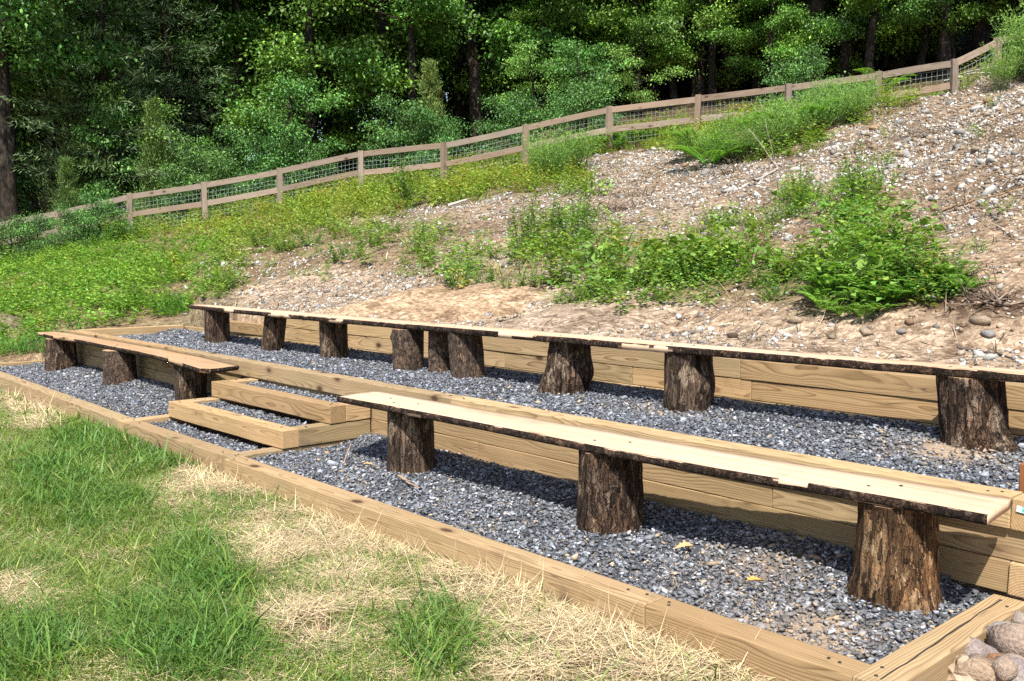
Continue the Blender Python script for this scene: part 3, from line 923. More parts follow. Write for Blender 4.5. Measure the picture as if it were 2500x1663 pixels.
def interp_path(pts, n):
    pts = np.array(pts, float)
    s = np.concatenate([[0], np.cumsum(np.linalg.norm(np.diff(pts, axis=0), axis=1))])
    q = np.linspace(0, s[-1], n)
    # smooth (monotone) sampling
    out = np.stack([np.interp(q, s, pts[:, k]) for k in range(2)], 1)
    k = np.array([1, 2, 3, 2, 1.0]); k /= k.sum()
    sm = out.copy()
    for c in range(2):
        e = np.concatenate([[out[0, c]] * 2, out[:, c], [out[-1, c]] * 2])
        sm[:, c] = np.convolve(e, k, 'valid')
    sm[0], sm[-1] = out[0], out[-1]
    return sm


def bench(label, seed, front, back, ztop, stumps, screws, thick=0.040, mat='plank', end_bark=False, tilt=0.0):
    """front/back: world XY polylines of the slab's two long edges"""
    ox, oy = np.mean([s[0] for s in stumps]), np.mean([s[1] for s in stumps])
    zb = min(s[2] for s in stumps)
    root = thing('log_bench', label, 'bench', (ox, oy, zb))
    O = np.array([ox, oy])
    n = 90
    f = interp_path(front, n) - O; b = interp_path(back, n) - O
    t = np.linspace(0, 1, n)
    f[:, 1] += 0.014 * (fbm(f[:, 0] * 4.0, seed, 0, 3, seed) - 0.5)
    b[:, 1] += 0.016 * (fbm(b[:, 0] * 4.0, seed + 9, 0, 3, seed + 1) - 0.5)
    zt = ztop - zb + tilt * (t - 0.5) + 0.006 * (fbm(t * 6, seed, 2, 2, seed + 2) - 0.5)
    m = 7
    rows = []
    for k in range(m):
        w = k / (m - 1)
        p = f * (1 - w) + b * w
        rows.append(np.concatenate([p, (zt + 0.0015 * np.sin(w * 9 + seed))[:, None]], 1))
    for k in range(m):
        w = 1 - k / (m - 1)
        p = f * (1 - w) + b * w
        rows.append(np.concatenate([p, (zt - thick)[:, None]], 1))
    R = len(rows)
    V = np.stack(rows, 1).reshape(-1, 3)
    i, j = np.meshgrid(np.arange(n - 1), np.arange(R), indexing='ij'); i, j = i.ravel(), j.ravel(); j2 = (j + 1) % R
    F = np.stack([i * R + j, (i + 1) * R + j, (i + 1) * R + j2, i * R + j2], 1)
    F = np.concatenate([np.stack([F[:, 0], F[:, 1], F[:, 2]], 1), np.stack([F[:, 0], F[:, 2], F[:, 3]], 1)])
    caps = []
    for e, fl in ((0, False), ((n - 1) * R, True)):
        for k in range(m - 1):
            a, b2, c, d = e + k, e + k + 1, e + R - 2 - k, e + R - 1 - k
            q = [(a, b2, c), (a, c, d)]
            caps += [tuple(reversed(x)) for x in q] if fl else q
    F = np.concatenate([F, np.array(caps)])
    seat = obj('seat', np_mesh('seat', V, F, MT[mat]), root)

    def bark(path, sgn, nm='bark_edge'):
        nn = len(path)
        tg = norm(np.gradient(path, axis=0)); nr = np.stack([tg[:, 1], -tg[:, 0]], 1) * sgn
        zz = np.interp(np.linspace(0, 1, nn), t, zt) if nn != n else zt
        prof = [(-0.003, 0.0012), (0.003, -0.003), (0.008, -0.012), (0.009, -0.024), (0.006, -0.038), (0.001, -0.050), (-0.02, -0.053)]
        rr = []
        for k, (o_, z_) in enumerate(prof):
            nz_ = fbm(path[:, 0] * 16 + path[:, 1] * 9, k * 1.3, seed, 3, seed + 40 + k) - 0.5
            nl = fbm(path[:, 0] * 2.2 + path[:, 1], k * 0.2, seed, 2, seed + 60) - 0.5
            oo = o_ + (0.012 * nz_ + 0.008 * nl) * (0.35 if k in (0, len(prof) - 1) else 1.0)
            rr.append(np.concatenate([path + nr * oo[:, None], (zz + z_ * thick / 0.05 + 0.006 * nz_ * (k > 0))[:, None]], 1))
        R2 = len(rr); V2 = np.stack(rr, 1).reshape(-1, 3)
        i2, j2_ = np.meshgrid(np.arange(nn - 1), np.arange(R2 - 1), indexing='ij'); i2, j2_ = i2.ravel(), j2_.ravel()
        keep_ = fbm(path[i2, 0] * 1.7 + 3.1 * seed, path[i2, 1] * 2 + j2_ * .12, seed, 3, seed + 90) < 0.66
        i2, j2_ = i2[keep_], j2_[keep_]
        F2 = np.stack([i2 * R2 + j2_, i2 * R2 + j2_ + 1, (i2 + 1) * R2 + j2_ + 1, (i2 + 1) * R2 + j2_], 1)
        return obj(nm, np_mesh(nm, V2, F2, MT['edge'], smooth=True), seat)
    bark(interp_path(f, 160), 1)
    bark(interp_path(b, 120), -1)
    if end_bark:
        bark(interp_path([f[-1], (f[-1] * 0.55 + b[-1] * 0.45) + np.array([0.012, 0]), b[-1]], 24), 1)
    scr = bmesh.new()
    bmesh.ops.create_cone(scr, cap_ends=True, segments=10, radius1=0.0085, radius2=0.0075, depth=0.004)
    sme = bm_mesh('screw', scr, MT['screw'])
    for (x, y) in screws:
        zs = float(np.interp(x - ox, f[:, 0], zt))
        obj('screw', sme, seat, (x - ox, y - oy, zs + 0.0018))
    for (x, y, z, h, rb, rt, kw) in stumps:
        obj('stump_leg', stump_mesh(int(abs(x * 100 + y * 37)) % 991 + 3, h, rb, rt, **kw), root, (x - ox, y - oy, z - zb))
    return root


PI = math.pi
bench('nearest front bench, pale sawn slab with bark edges on three stumps', 4,
      [(-1.52, 0.575), (-1.16, 0.598), (-0.31, 0.622), (0.39, 0.640), (0.81, 0.640), (1.20, 0.640), (1.60, 0.665), (2.05, 0.720), (2.44, 0.752), (2.765, 0.778)],
      [(-1.57, 0.932), (-0.4, 0.955), (0.36, 0.980), (1.475, 1.006), (2.10, 1.05), (2.73, 1.095)], 0.572,
      [(-0.97, 0.80, 0.10, 0.425, 0.158, 0.150, dict(ridges=0.03, lobes=0.04, mat='bark')),
       (0.82, 0.80, 0.10, 0.425, 0.172, 0.160, dict(ridges=0.06, mat='bark_plate', lobes=0.05)),
       (2.345, 0.90, 0.085, 0.44, 0.172, 0.150, dict(ridges=0.07, mat='bark_pale', lobes=0.08, flare=((-0.5, 0.035, 0.35), (-2.3, 0.035, 0.30), (0.7, 0.03, 0.35), (2.9, 0.03, 0.35))))],
      [(-1.02, 0.70), (-0.86, 0.78), (-1.2, 0.80), (0.76, 0.74), (0.92, 0.84), (2.24, 0.86), (2.33, 0.97)])

bench('short front bench left of the steps, warm tan slab on three stumps', 15,
      [(-9.28, 0.865), (-8.55, 0.830), (-7.9, 0.895), (-6.76, 0.885), (-6.07, 0.880), (-5.17, 0.845), (-4.67, 0.785), (-4.19, 0.72), (-3.99, 0.69), (-3.91, 0.75)],
      [(-9.25, 1.05), (-8.9, 1.14), (-7.5, 1.160), (-6.0, 1.160), (-5.0, 1.14), (-3.97, 1.055)], 0.540,
      [(-8.66, 0.955, 0.09, 0.405, 0.185, 0.165, dict(ridges=0.06, lobes=0.09, mat='bark', knots=((0.5, 0.3, 0.06, 0.05),), flare=((-0.9, 0.03, 0.4),))),
       (-6.66, 0.960, 0.09, 0.405, 0.180, 0.168, dict(ridges=0.03, lobes=0.05, mat='bark_grey')),
       (-4.86, 0.985, 0.09, 0.405, 0.142, 0.152, dict(ridges=0.05, lobes=0.06, mat='bark'))],
      [(-8.7, 0.95), (-6.75, 0.97), (-6.6, 1.05), (-5.1, 0.86), (-4.9, 0.96)], mat='plank_warm', end_bark=True)

bench('far upper bench, thin grey edged slab on four stumps at left', 23,
      [(-7.55, 2.17), (-6.2, 2.12), (-4.1, 2.09), (-2.72, 2.15)],
      [(-7.45, 2.40), (-5, 2.42), (-2.72, 2.44)], 0.925,
      [(-7.03, 2.30, 0.45, 0.43, 0.150, 0.142, dict(mat='bark', ridges=0.06, lobes=0.06)),
       (-5.62, 2.28, 0.46, 0.42, 0.125, 0.122, dict(mat='bark', ridges=0.02, lobes=0.04, lean=(0.055, 0.03))),
       (-4.33, 2.30, 0.47, 0.41, 0.135, 0.138, dict(mat='bark', ridges=0.05, lobes=0.06, lean=(-0.02, 0))),
       (-2.97, 2.24, 0.48, 0.40, 0.138, 0.146, dict(mat='bark_grey', ridges=0.015, lobes=0.03, knots=((-2.3, 0.8, 0.035, 0.02),)))],
      [(-7.1, 2.28), (-5.6, 2.3), (-4.4, 2.3), (-3.0, 2.3)], thick=0.045, tilt=0.01)

bench('long upper bench, pale slab with dark bark edge on five stumps', 31,
      [(-2.70, 2.13), (-1.4, 2.14), (-0.3, 2.14), (0.6, 2.20), (1.45, 2.23), (2.3, 2.27), (3.6, 2.30)],
      [(-2.70, 2.43), (-0.5, 2.42), (1.3, 2.43), (3.6, 2.48)], 0.945,
      [(-2.60, 2.33, 0.48, 0.41, 0.110, 0.108, dict(mat='bark_grey', ridges=0.05, lobes=0.05, lean=(-0.02, 0.02))),
       (-2.15, 2.28, 0.47, 0.42, 0.148, 0.146, dict(mat='bark_grey', ridges=0.03, lobes=0.03, lean=(-0.045, 0))),
       (-1.02, 2.32, 0.47, 0.425, 0.178, 0.150, dict(mat='bark_plate', ridges=0.08, lobes=0.08, lean=(0.03, 0.03), flare=((3.9, 0.05, 0.6),), knots=((0.3, 0.45, 0.09, 0.045),))),
       (0.15, 2.34, 0.47, 0.425, 0.165, 0.160, dict(mat='bark', ridges=0.03, lobes=0.05, knots=((-0.15, 0.5, 0.11, 0.045), (-1.9, 0.25, 0.06, 0.02)))),
       (2.06, 2.41, 0.48, 0.42, 0.175, 0.165, dict(mat='bark_plate', ridges=0.06, lobes=0.05, lean=(-0.05, 0.0), flare=((-0.25, 0.13, 0.40), (-1.5, 0.02, 0.3))))],
      [(-2.3, 2.25), (-2.15, 2.33), (-1.0, 2.25), (0.05, 2.28), (0.2, 2.33), (1.95, 2.30), (2.03, 2.37)], thick=0.048, tilt=0.022)


# ------------------------------------------------------------------ rail fence with wire
def beam(parent, a, b, w, h, mat='fence', name='rail', bev=0.004):
    a = np.array(a, float); b = np.array(b, float); d = b - a; L = float(np.linalg.norm(d))
    bm = bmesh.new(); bmesh.ops.create_cube(bm, size=1.0)
    bmesh.ops.scale(bm, verts=bm.verts, vec=(L, w, h))
    ed = [e for e in bm.edges if abs(e.verts[0].co.x - e.verts[1].co.x) > L * 0.5]
    bmesh.ops.subdivide_edges(bm, edges=ed, cuts=3, use_grid_fill=True)
    sag = random.uniform(-0.012, 0.012)
    for v in bm.verts:
        v.co.z += sag * (1 - (2 * v.co.x / L) ** 2); v.co.y += random.uniform(-0.003, 0.003)
    es = [e for e in bm.edges if e.calc_face_angle(0) > 1.0]
    bmesh.ops.bevel(bm, geom=es, offset=bev, segments=1, affect='EDGES')
    me = bm_mesh(name, bm, MT[mat])
    o = obj(name, me, parent)
    yaw = math.atan2(d[1], d[0]); pitch = -math.atan2(d[2], math.hypot(d[0], d[1]))
    c = (a + b) / 2 - np.array(parent.location)
    o.location = c; o.rotation_euler = (0, pitch, yaw)
    return o


FU = [-40, 145, 319, 504, 686, 882, 1084, 1283, 1483, 1697, 1914, 2131, 2312, 2413, 2540]
FB = [at_dist(u, float(np.interp(u, _U, _DF))) for u in FU]
fence = thing('rail_fence', 'weathered two rail board fence with wire mesh climbing the slope below the wood', 'fence', tuple(FB[6]))
FT = []
for k, p in enumerate(FB):
    q = np.array(p); tilt = np.array([random.uniform(-.02, .02), random.uniform(-.02, .02), 0])
    px_top = q + np.array([0, 0, POST_H]) + tilt
    beam(fence, q - np.array([0, 0, 0.35]), px_top, 0.135, 0.135, name='post')
    FT.append(px_top)
for k in range(len(FB) - 1):
    a, b = FT[k], FT[k + 1]
    for dz in (0.095, 0.575):
        e = (b - a) / np.linalg.norm(b - a) * 0.0675
        beam(fence, a + e - [0, 0, dz], b - e - [0, 0, dz + random.uniform(-.02, .02)], 0.042, 0.145, name='rail')
    # wire between the rails and down to the ground
    back = np.array([-(b - a)[1], (b - a)[0], 0]); back = back / np.linalg.norm(back) * 0.03
    L = np.linalg.norm(b - a); parts = []
    nv = int(L / 0.105)
    for i in range(1, nv):
        w = i / nv
        top = a + (b - a) * w - [0, 0, 0.12] + back; g = float(height(top[0], top[1]))
        parts.append(tube([top, [top[0], top[1], max(g - 0.02, top[2] - 1.05)]], [0.0034, 0.0034], 3, cap=False))
    for i in range(9):
        z = 0.19 + i * 0.105
        parts.append(tube([a - [0, 0, z] + back, b - [0, 0, z] + back], [0.0034, 0.0034], 3, cap=False))
    V, F, C = join_np(parts)
    obj('wire_mesh', np_mesh('wire_mesh', V - np.array(fence.location), F, MT['wire']), fence)

# ------------------------------------------------------------------ rocks
def rock_mesh(seed, flat=0.6, npts=16, col=(0.5, 0.45, 0.4), rough=0.22, soft=False):
    V, F = stone_template(seed, npts, flat, rough)
    c = np.array(col)
    return np_mesh('rock', V, F, MT['rock'], np.tile(c, (len(V), 1)), smooth=False)


def soft_rock_mesh(seed, flat, col, npts=14):
    """rounded field stone: hull, subdivided once and smoothed"""
    V, F = stone_template(seed, npts, flat, 0.2)
    bm = bmesh.new()
    vs_ = [bm.verts.new(v) for v in V]
    for f in F: bm.faces.new([vs_[i] for i in f])
    bmesh.ops.subdivide_edges(bm, edges=bm.edges[:], cuts=1, use_grid_fill=True)
    for _ in range(2): bmesh.ops.smooth_vert(bm, verts=bm.verts[:], factor=0.45, use_axis_x=True, use_axis_y=True, use_axis_z=True)
    bmesh.ops.triangulate(bm, faces=bm.faces[:])
    bm.verts.index_update()
    V2 = np.array([v.co[:] for v in bm.verts]) * 1.25; F2 = np.array([[v.index for v in f.verts] for f in bm.faces]); bm.free()
    V2 = V2 * (1 + 0.06 * (fbm(V2[:, 0] * 7 + seed, V2[:, 1] * 7, V2[:, 2] * 7, 2, seed)[:, None] - 0.5) * 2)
    return np_mesh('rock', V2, F2, MT['rock'], np.tile(np.array(col, float), (len(V2), 1)), smooth=True)


def at_z(px, py, z):
    d = ray_dir(px, py); return CAM + d * (z - CAM[2]) / d[2]


def zpx(zx, zy):
    return 2000 + 0.2124 * zx, 1330 + 0.2124 * zy


# heap of rocks at the right end of the lower terrace (photo positions read from an enlarged corner)
HEAP = [((2160, 970), .15, .17, (.40, .37, .34), 'large smooth grey rock on top of the heap beside the border'),
        ((2290, 1060), .16, .22, (.40, .30, .24), 'large tan slab rock beside the grey rock, top of the heap'),
        ((1790, 1190), .11, .17, (.36, .29, .27), 'rough pinkish grey rock leaning against the border timber'),
        ((1960, 1210), .10, .12, (.33, .27, .26), 'dark mottled rock behind the pinkish grey one'),
        ((1840, 1310), .10, .13, (.30, .23, .20), 'dull brown rock in the middle of the heap'),
        ((2085, 1300), .11, .11, (.36, .19, .11), 'round red brown cobble in the heap'),
        ((1860, 1450), .09, .20, (.42, .31, .22), 'long smooth tan rock lying at the front of the heap'),
        ((2000, 1390), .09, .14, (.34, .30, .31), 'pointed mauve grey rock between the tan and red cobbles'),
        ((2230, 1430), .09, .20, (.33, .27, .27), 'broad purplish grey rock at the right edge of the heap'),
        ((1640, 1290), .05, .07, (.50, .36, .18), 'small yellow pebble against the border timber'),
        ((2230, 1290), .11, .11, (.44, .34, .28), 'pale buff rock right of the red cobble'),
        ((1700, 1500), .06, .08, (.48, .40, .33), 'small cream pebble right of the jagged tan rock'),
        ((1560, 1330), .05, .06, (.46, .36, .22), 'small tan pebble left of the yellow one'),
        ((2090, 1520), .08, .14, (.40, .30, .24), 'buff rock at the bottom right corner of the heap'),
        ((2320, 830), .12, .14, (.38, .32, .28), 'dark topped rock at the back of the heap'),
        ((1700, 1360), .06, .12, (.22, .17, .15), 'dark brown rock in shade between the pebbles'),
        ((2330, 1540), .09, .16, (.36, .30, .28), 'grey rock cut by the right picture edge')]
for k, ((zx, zy), z, s, c, lab) in enumerate(HEAP):
    p = at_z(*zpx(zx, zy), z)
    o = obj('rock', (rock_mesh(300 + k, 0.75, 22, np.array(c) * np.array([.62, .61, .58]), .16) if k % 3 else soft_rock_mesh(300 + k, 0.75, np.array(c) * np.array([.62, .60, .57]))), None, (p[0], p[1], max(z - 0.02, s * 0.26)),
            (random.uniform(-.4, .4), random.uniform(-.4, .4), random.uniform(0, 6)), (s * .92, s * .92, s * .85))
    tag(o, lab, 'rock', 'rocks heaped at the terrace end')
for k in range(40):     # smaller stones under and between, nothing tells them apart
    x = XR + T + 0.10 + random.random() * 0.75; y = random.uniform(-0.2, 1.1)
    s = random.uniform(0.07, 0.16)
    c = random.choice([(.42, .32, .25), (.36, .29, .26), (.34, .24, .18), (.45, .40, .36)])
    o = obj('rock', rock_mesh(340 + k % 9, 0.7, 18, np.array(c) * np.array([.62, .60, .57]), .2), None, (x, y, s * 0.30 + 0.012 + (0.07 if k % 3 == 0 else 0)), (random.uniform(-.4, .4), random.uniform(-.4, .4), random.uniform(0, 6)), (s, s, s))
    tag(o, 'small brownish rock lying low in the heap beside the cracked border timber', 'rock', 'small rocks low in the heap')

# jagged pale rock at the near end of the heap
bm = bmesh.new()
bmesh.ops.create_icosphere(bm, subdivisions=3, radius=1.0)
for v in bm.verts:
    c = v.co
    n = float(fbm(c.x * 2.2 + 5, c.y * 2.2, c.z * 2.2, 4, 88)); n2 = float(fbm(c.x * 5, c.y * 5, c.z * 5, 2, 89))
    k = 0.62 + 0.75 * (n - 0.3) + 0.45 * (n2 - 0.5)
    v.co = Vector((c.x * 0.125 * k, c.y * 0.085 * k, c.z * 0.085 * k))
me = bm_mesh('rock', bm, MT['rock'])
ca = me.color_attributes.new('col', 'FLOAT_COLOR', 'POINT')
ca.data.foreach_set('color', np.tile(np.array([.33, .245, .165, 1.0], np.float32), len(me.vertices)))
p = at_z(*zpx(1520, 1440), 0.06)
o = obj('rock', me, None, (p[0] + 0.05, p[1], 0.05), (0.1, 0.35, -0.5))
tag(o, 'jagged pale tan rock lying at the near end of the heap', 'rock', 'rocks heaped at the terrace end')

# bank and slope rocks
ROCK_T = [stone_template(500 + k, 13, 0.6, 0.3) for k in range(12)]
rng = np.random.default_rng(5)
Ns = 260000
sx = rng.uniform(-20, 4.5, Ns); sy = rng.uniform(2.9, 19.5, Ns)
sz = height(sx, sy)
suv, sdz = project(np.stack([sx, sy, sz], 1))
sd = np.hypot(sx - CAM[0], sy - CAM[1]); saz = np.degrees(np.arctan2(sx - CAM[0], sy - CAM[1]))
infr = (suv[:, 0] > -150) & (suv[:, 0] < 2650) & (suv[:, 1] > 60) & (sd < np.interp(saz, _AZ, _DF) - 0.5) & (sx > -16 + 0.0 * sy)
scv = cover(suv, sdz)
stony = 0.12 + 0.95 * sst(1050, 1900, suv[:, 0]) * sst(800, 480, suv[:, 1]) + 0.35 * sst(300, 900, suv[:, 0]) * sst(600, 700, suv[:, 1]) + 0.25 * sst(0.45, 0.65, fbm(sx * .8, sy * .8, 0, 3, 91))
stony = stony * (0.45 + 1.1 * sst(0.38, 0.62, fbm(sx * 0.9, sy * 0.9, 2, 4, 95)))
stony = np.where(infr & (sx > -12.5 - 0.2 * sy), stony * (1 - 0.8 * scv), 0)
w = stony / np.maximum(sd, 6) ** 0.2


def rock_colour(n, rng):
    r = rng.random(n)
    white = np.array([.46, .44, .40]); tanc = np.array([.265, .205, .145]); grey = np.array([.20, .185, .17]); och = np.array([.24, .155, .09])
    c = np.where((r < .40)[:, None], white, np.where((r < .74)[:, None], tanc, np.where((r < .93)[:, None], grey, och)))
    return c * rng.uniform(0.6, 1.2, (n, 1))


ids = rng.choice(Ns, 34000, replace=False, p=w / w.sum())
s = 0.029 * np.exp(rng.normal(0, 0.42, len(ids))) * (0.75 + sd[ids] / 26)
V, F, C = scatter([stone_template(540 + k, 6, 0.65, 0.3) for k in range(8)], np.stack([sx[ids], sy[ids], sz[ids] + s * 0.12], 1), rot_random(len(ids), rng, 0.5, True),
                  np.stack([s, s, s], 1) * rng.uniform(0.8, 1.4, (len(ids), 3)), rng.integers(0, 8, len(ids)), rock_colour(len(ids), rng))
tag(obj('rubble', np_mesh('rubble', V, F, MT['rock'], C)), 'small pale stones strewn over the bare bank', 'rubble', None, 'stuff')

# dead stalks, twigs and bits of bark lying on the bank
lid = rng.choice(Ns, 9000, replace=False, p=(lambda q: q / q.sum())(np.where(infr, (.25 + 1.0 * sst(.46, .62, fbm(sx * .9, sy * .9, 6, 4, 97))) * (1 - .4 * scv), 0)))
la = rng.uniform(0, 6.28, len(lid)); lc = np.where((rng.random(len(lid)) < .55)[:, None], np.array([[.085, .060, .042]]), np.array([[.25, .19, .125]])) * np.exp(rng.normal(0, .35, (len(lid), 1)))
V, F, C = blades(np.stack([sx[lid], sy[lid], sz[lid] + .012], 1), np.stack([np.cos(la), np.sin(la), np.abs(rng.normal(0, .22, len(lid))) + .3 * np.sin(la)], 1), rng.uniform(.06, .30, len(lid)), rng.uniform(.006, .016, len(lid)), rng.normal(0, .25, len(lid)), lc, rng, 2)
tag(obj('plant_litter', np_mesh('plant_litter', V, F, MT['dry'], C)), 'dead stalks and twigs littering the bare bank', 'litter', None, 'stuff')

ids = rng.choice(Ns, 270, replace=False, p=(w / w.sum()))
rc = rock_colour(len(ids), rng)
rmesh = []
for k in range(36):
    col = rc[k % len(rc)] * 1.05
    V_, F_ = ROCK_T[k % 12]
    rmesh.append(np_mesh('rock', V_, F_, MT['rock'], np.tile(col, (len(V_), 1))))
for k, i in enumerate(ids):
    s = 0.075 * math.exp(rng.normal(0, 0.40)) * (0.7 + sd[i] / 30)
    o = obj('rock', rmesh[k % 36], None, (sx[i], sy[i], sz[i] + s * 0.10), (rng.normal(0, .3), rng.normal(0, .3), rng.uniform(0, 6.28)), (s * rng.uniform(.9, 1.5), s * rng.uniform(.8, 1.2), s))
    zone = 'upper' if suv[i, 1] < 480 else 'lower'
    tag(o, 'pale stone half sunk in the bare soil of the %s slope' % zone, 'rock', 'stones on the %s slope' % zone)

TOE = [(1790, 826, .17, 'brown', 'dark brown cobble on the sand just behind the long upper bench'), (1945, 792, .24, 'tan', 'big pale tan rock at the foot of the fern clump'),
       (2115, 820, .20, 'tan', 'flat buff rock on the toe of the bank, below the ferns'), (2200, 815, .14, 'grey', 'small grey rock next to the flat buff rock on the toe'),
       (2395, 795, .26, 'tan', 'largest tan rock below the dark cut bank at far right'), (2410, 822, .18, 'grey', 'flat grey rock below the largest tan rock at far right'),
       (1675, 822, .13, 'white', 'small whitish rock on sand left of the brown cobble'), (2030, 800, .12, 'white', 'pale pebble between the big tan rock and the flat buff one'),
       (2385, 270, .30, 'white', 'long white stone high on the right of the slope'), (2380, 375, .34, 'tan', 'large buff boulder on the upper slope at right'),
       (2330, 175, .45, 'white', 'whitish slab near the fence corner at top right'), (838, 770, .12, 'white', 'single white stone on sand above the far upper bench'),
       (2415, 465, .24, 'tan', 'buff stone on the right slope halfway up'), (2270, 735, .18, 'grey', 'grey stone at the foot of the ferns'),
       (1830, 375, .20, 'white', 'white stone below the feathery bushes'), (2400, 500, .22, 'white', 'flat white stone right of the broad leaved vine')]
RC = dict(brown=(.085, .055, .04), tan=(.27, .205, .145), grey=(.20, .185, .17), white=(.36, .34, .31))
for k, (px, py, s, cn, lab) in enumerate(TOE):
    p = ground_at(px, py)
    o = obj('rock', rock_mesh(700 + k, 0.62, 15, RC[cn], .26), None, (p[0], p[1], p[2] + s * 0.12), (random.uniform(-.2, .2), random.uniform(-.2, .2), random.uniform(0, 6)), (s * .75, s * .62, s * .55))
    tag(o, lab, 'rock', 'rocks on the bank that stand out')

# sticks and brush on bank and gravel
def stick(name, label, cat, a, b, r, col, bend=0.06, forks=0, group=None, seed=0):
    rg = np.random.default_rng(seed)
    a = np.array(a, float); b = np.array(b, float); n = 9; t_ = np.linspace(0, 1, n)[:, None]
    side = norm(np.cross(b - a, [0, 0, 1.0])); L = np.linalg.norm(b - a)
    path = a + (b - a) * t_ + side * (np.sin(t_ * PI) * bend * L + rg.normal(0, 0.012 * L, (n, 1)))
    path[:, 2] += np.abs(rg.normal(0, 0.008 * L, n))
    parts = [tube(path, r * (1 - 0.6 * t_[:, 0]), 6, col)]
    for f_ in range(forks):
        i = int(rg.integers(2, n - 1)); e = path[i] + norm(rg.normal(0, 1, 3) + np.array([0, 0, .6])) * L * rg.uniform(.15, .35)
        q = np.linspace(0, 1, 5)[:, None]
        parts.append(tube(path[i] + (e - path[i]) * q + rg.normal(0, .01 * L, (5, 3)) * q, r * .5 * (1 - .7 * q[:, 0]), 5, col))
    V, F, C = join_np(parts)
    o = obj(name, np_mesh(name, V - a, F, MT['rock'], C, smooth=True), None, tuple(a))
    return tag(o, label, cat, group)


def gpt(px, py, dz=0.015):
    p = ground_at(px, py); return p + np.array([0, 0, dz])


grey_w, brown_w, dark_w = (.36, .31, .26), (.26, .17, .10), (.09, .065, .05)
stick('stick', 'dry stick standing up from the gravel near the steps', 'stick', at_z(842, 1128, .14), at_z(842, 1128, .14) + np.array([.05, .02, .13]), .008, (.42, .30, .22), .05, 0, None, 1)
stick('stick', 'flat brown splinter on gravel in front of the nearest left stump', 'stick', at_z(975, 1163, .14), at_z(1024, 1192, .14), .011, (.28, .19, .12), .02, 0, None, 2)
stick('stick', 'thin dark fallen branch on sand behind the right end of the upper bench', 'branch', gpt(2345, 858), gpt(2470, 880), .014, dark_w, -.08, 3, None, 3)
stick('stick', 'pale grey broken branch on the slope in the middle of the picture', 'branch', gpt(1095, 508, .05), gpt(1140, 495, .06), .04, (.45, .41, .37), .03, 1, None, 4)
stick('stick', 'grey stick on the bare slope below the feathery bushes', 'stick', gpt(1845, 450, .03), gpt(1880, 395, .05), .022, grey_w, .08, 2, None, 5)
stick('stick', 'long pale branch lying near the fence corner at upper right', 'branch', gpt(2330, 205, .05), gpt(2450, 186, .08), .035, (.48, .45, .40), .05, 2, None, 6)
stick('stick', 'thin upright twig on sand above the far upper bench', 'twig', gpt(785, 728), gpt(785, 728) + np.array([0, .05, .28]), .007, (.2, .13, .09), .1, 1, None, 7)
stick('stick', 'crooked dark stick on sand behind the middle of the upper bench', 'stick', gpt(1222, 790), gpt(1262, 770), .011, dark_w, .12, 1, None, 8)
stick('stick', 'long brown root running down the right slope', 'root', gpt(2300, 520), gpt(2480, 470), .016, brown_w, .1, 3, None, 9)
stick('stick', 'forked dead branch on the slope left of the vine', 'branch', gpt(2190, 570), gpt(2290, 545), .014, brown_w, -.06, 3, None, 10)
for k, (px, py, lab) in enumerate([(1560, 480, 'tangle of dead grey brush on the middle slope'), (1525, 510, 'low brown heap of dead roots beside the grey brush'),
                                   (2270, 330, 'dark tuft of dead brush high on the right slope'), (2440, 740, 'mass of dark exposed roots in the cut bank at far right'), (1790, 425, 'small dry brush clump under the feathery bushes')]):
    p = ground_at(px, py); rg = np.random.default_rng(60 + k); parts = []
    sc = 0.35 if k != 3 else 0.28
    for q in range(46):
        a = np.array([rg.normal(0, sc * .5), rg.normal(0, sc * .35), 0.0]); dv = norm(np.array([rg.normal(0, 1), rg.normal(0, 1), abs(rg.normal(0, .5))])) * sc * rg.uniform(.5, 1.3)
        u_ = np.linspace(0, 1, 5)[:, None]
        parts.append(tube(a + dv * u_ + rg.normal(0, .03, (5, 3)) * u_, .009 * (1 - .7 * u_[:, 0]), 4, np.array([.20, .15, .11]) * rg.uniform(.5, 1.5), False))
    V, F, C = join_np(parts)
    tag(obj('brush_clump', np_mesh('brush_clump', V, F, MT['rock'], C), None, tuple(p)), lab, 'brush')

# fallen oak leaves
def oak_leaf(s, rg):
    pts = [(0, 0)]
    half = [(.10, .10), (.16, .30), (.32, .38), (.17, .46), (.42, .66), (.20, .66), (.24, .84), (.08, .84), (0, 1.0)]
    pr = [(y, x) for x, y in half]
    top = [(a, b) for a, b in pr]; bot = [(a, -b) for a, b in reversed(pr[:-1])]
    ol = [(0, 0)] + top + bot
    V = [(x * s, y * s, 0.10 * s * math.sin(x * 3) + 0.25 * s * abs(y) * rg.uniform(.6, 1.2)) for x, y in ol] + [(0.5 * s, 0, 0.05 * s)]
    n = len(ol); F = [(i, (i + 1) % n, n) for i in range(n)]
    return np.array(V), np.array(F)


for k, (px, py, z, lab) in enumerate([(1872, 1421, .155, 'orange oak leaf on gravel left of the nearest stump'), (1648, 1340, .135, 'curled tan oak leaf on gravel in front of the middle stump of the front bench'),
                                      (918, 1138, .145, 'brown oak leaf on gravel beside the leftmost stump of the front bench'), (815, 1106, .145, 'tan oak leaf on gravel close to the steps')]):
    rg = np.random.default_rng(k + 3); V, F = oak_leaf(0.10, rg)
    p = at_z(px, py, z)
    me = np_mesh('oak_leaf', V, F, MT['dry'], np.tile([.52, .27, .07] if k == 0 else [.42, .27, .13], (len(V), 1)))
    tag(obj('oak_leaf', me, None, tuple(p), (0.1, -0.1, rg.uniform(0, 6))), lab, 'leaf')

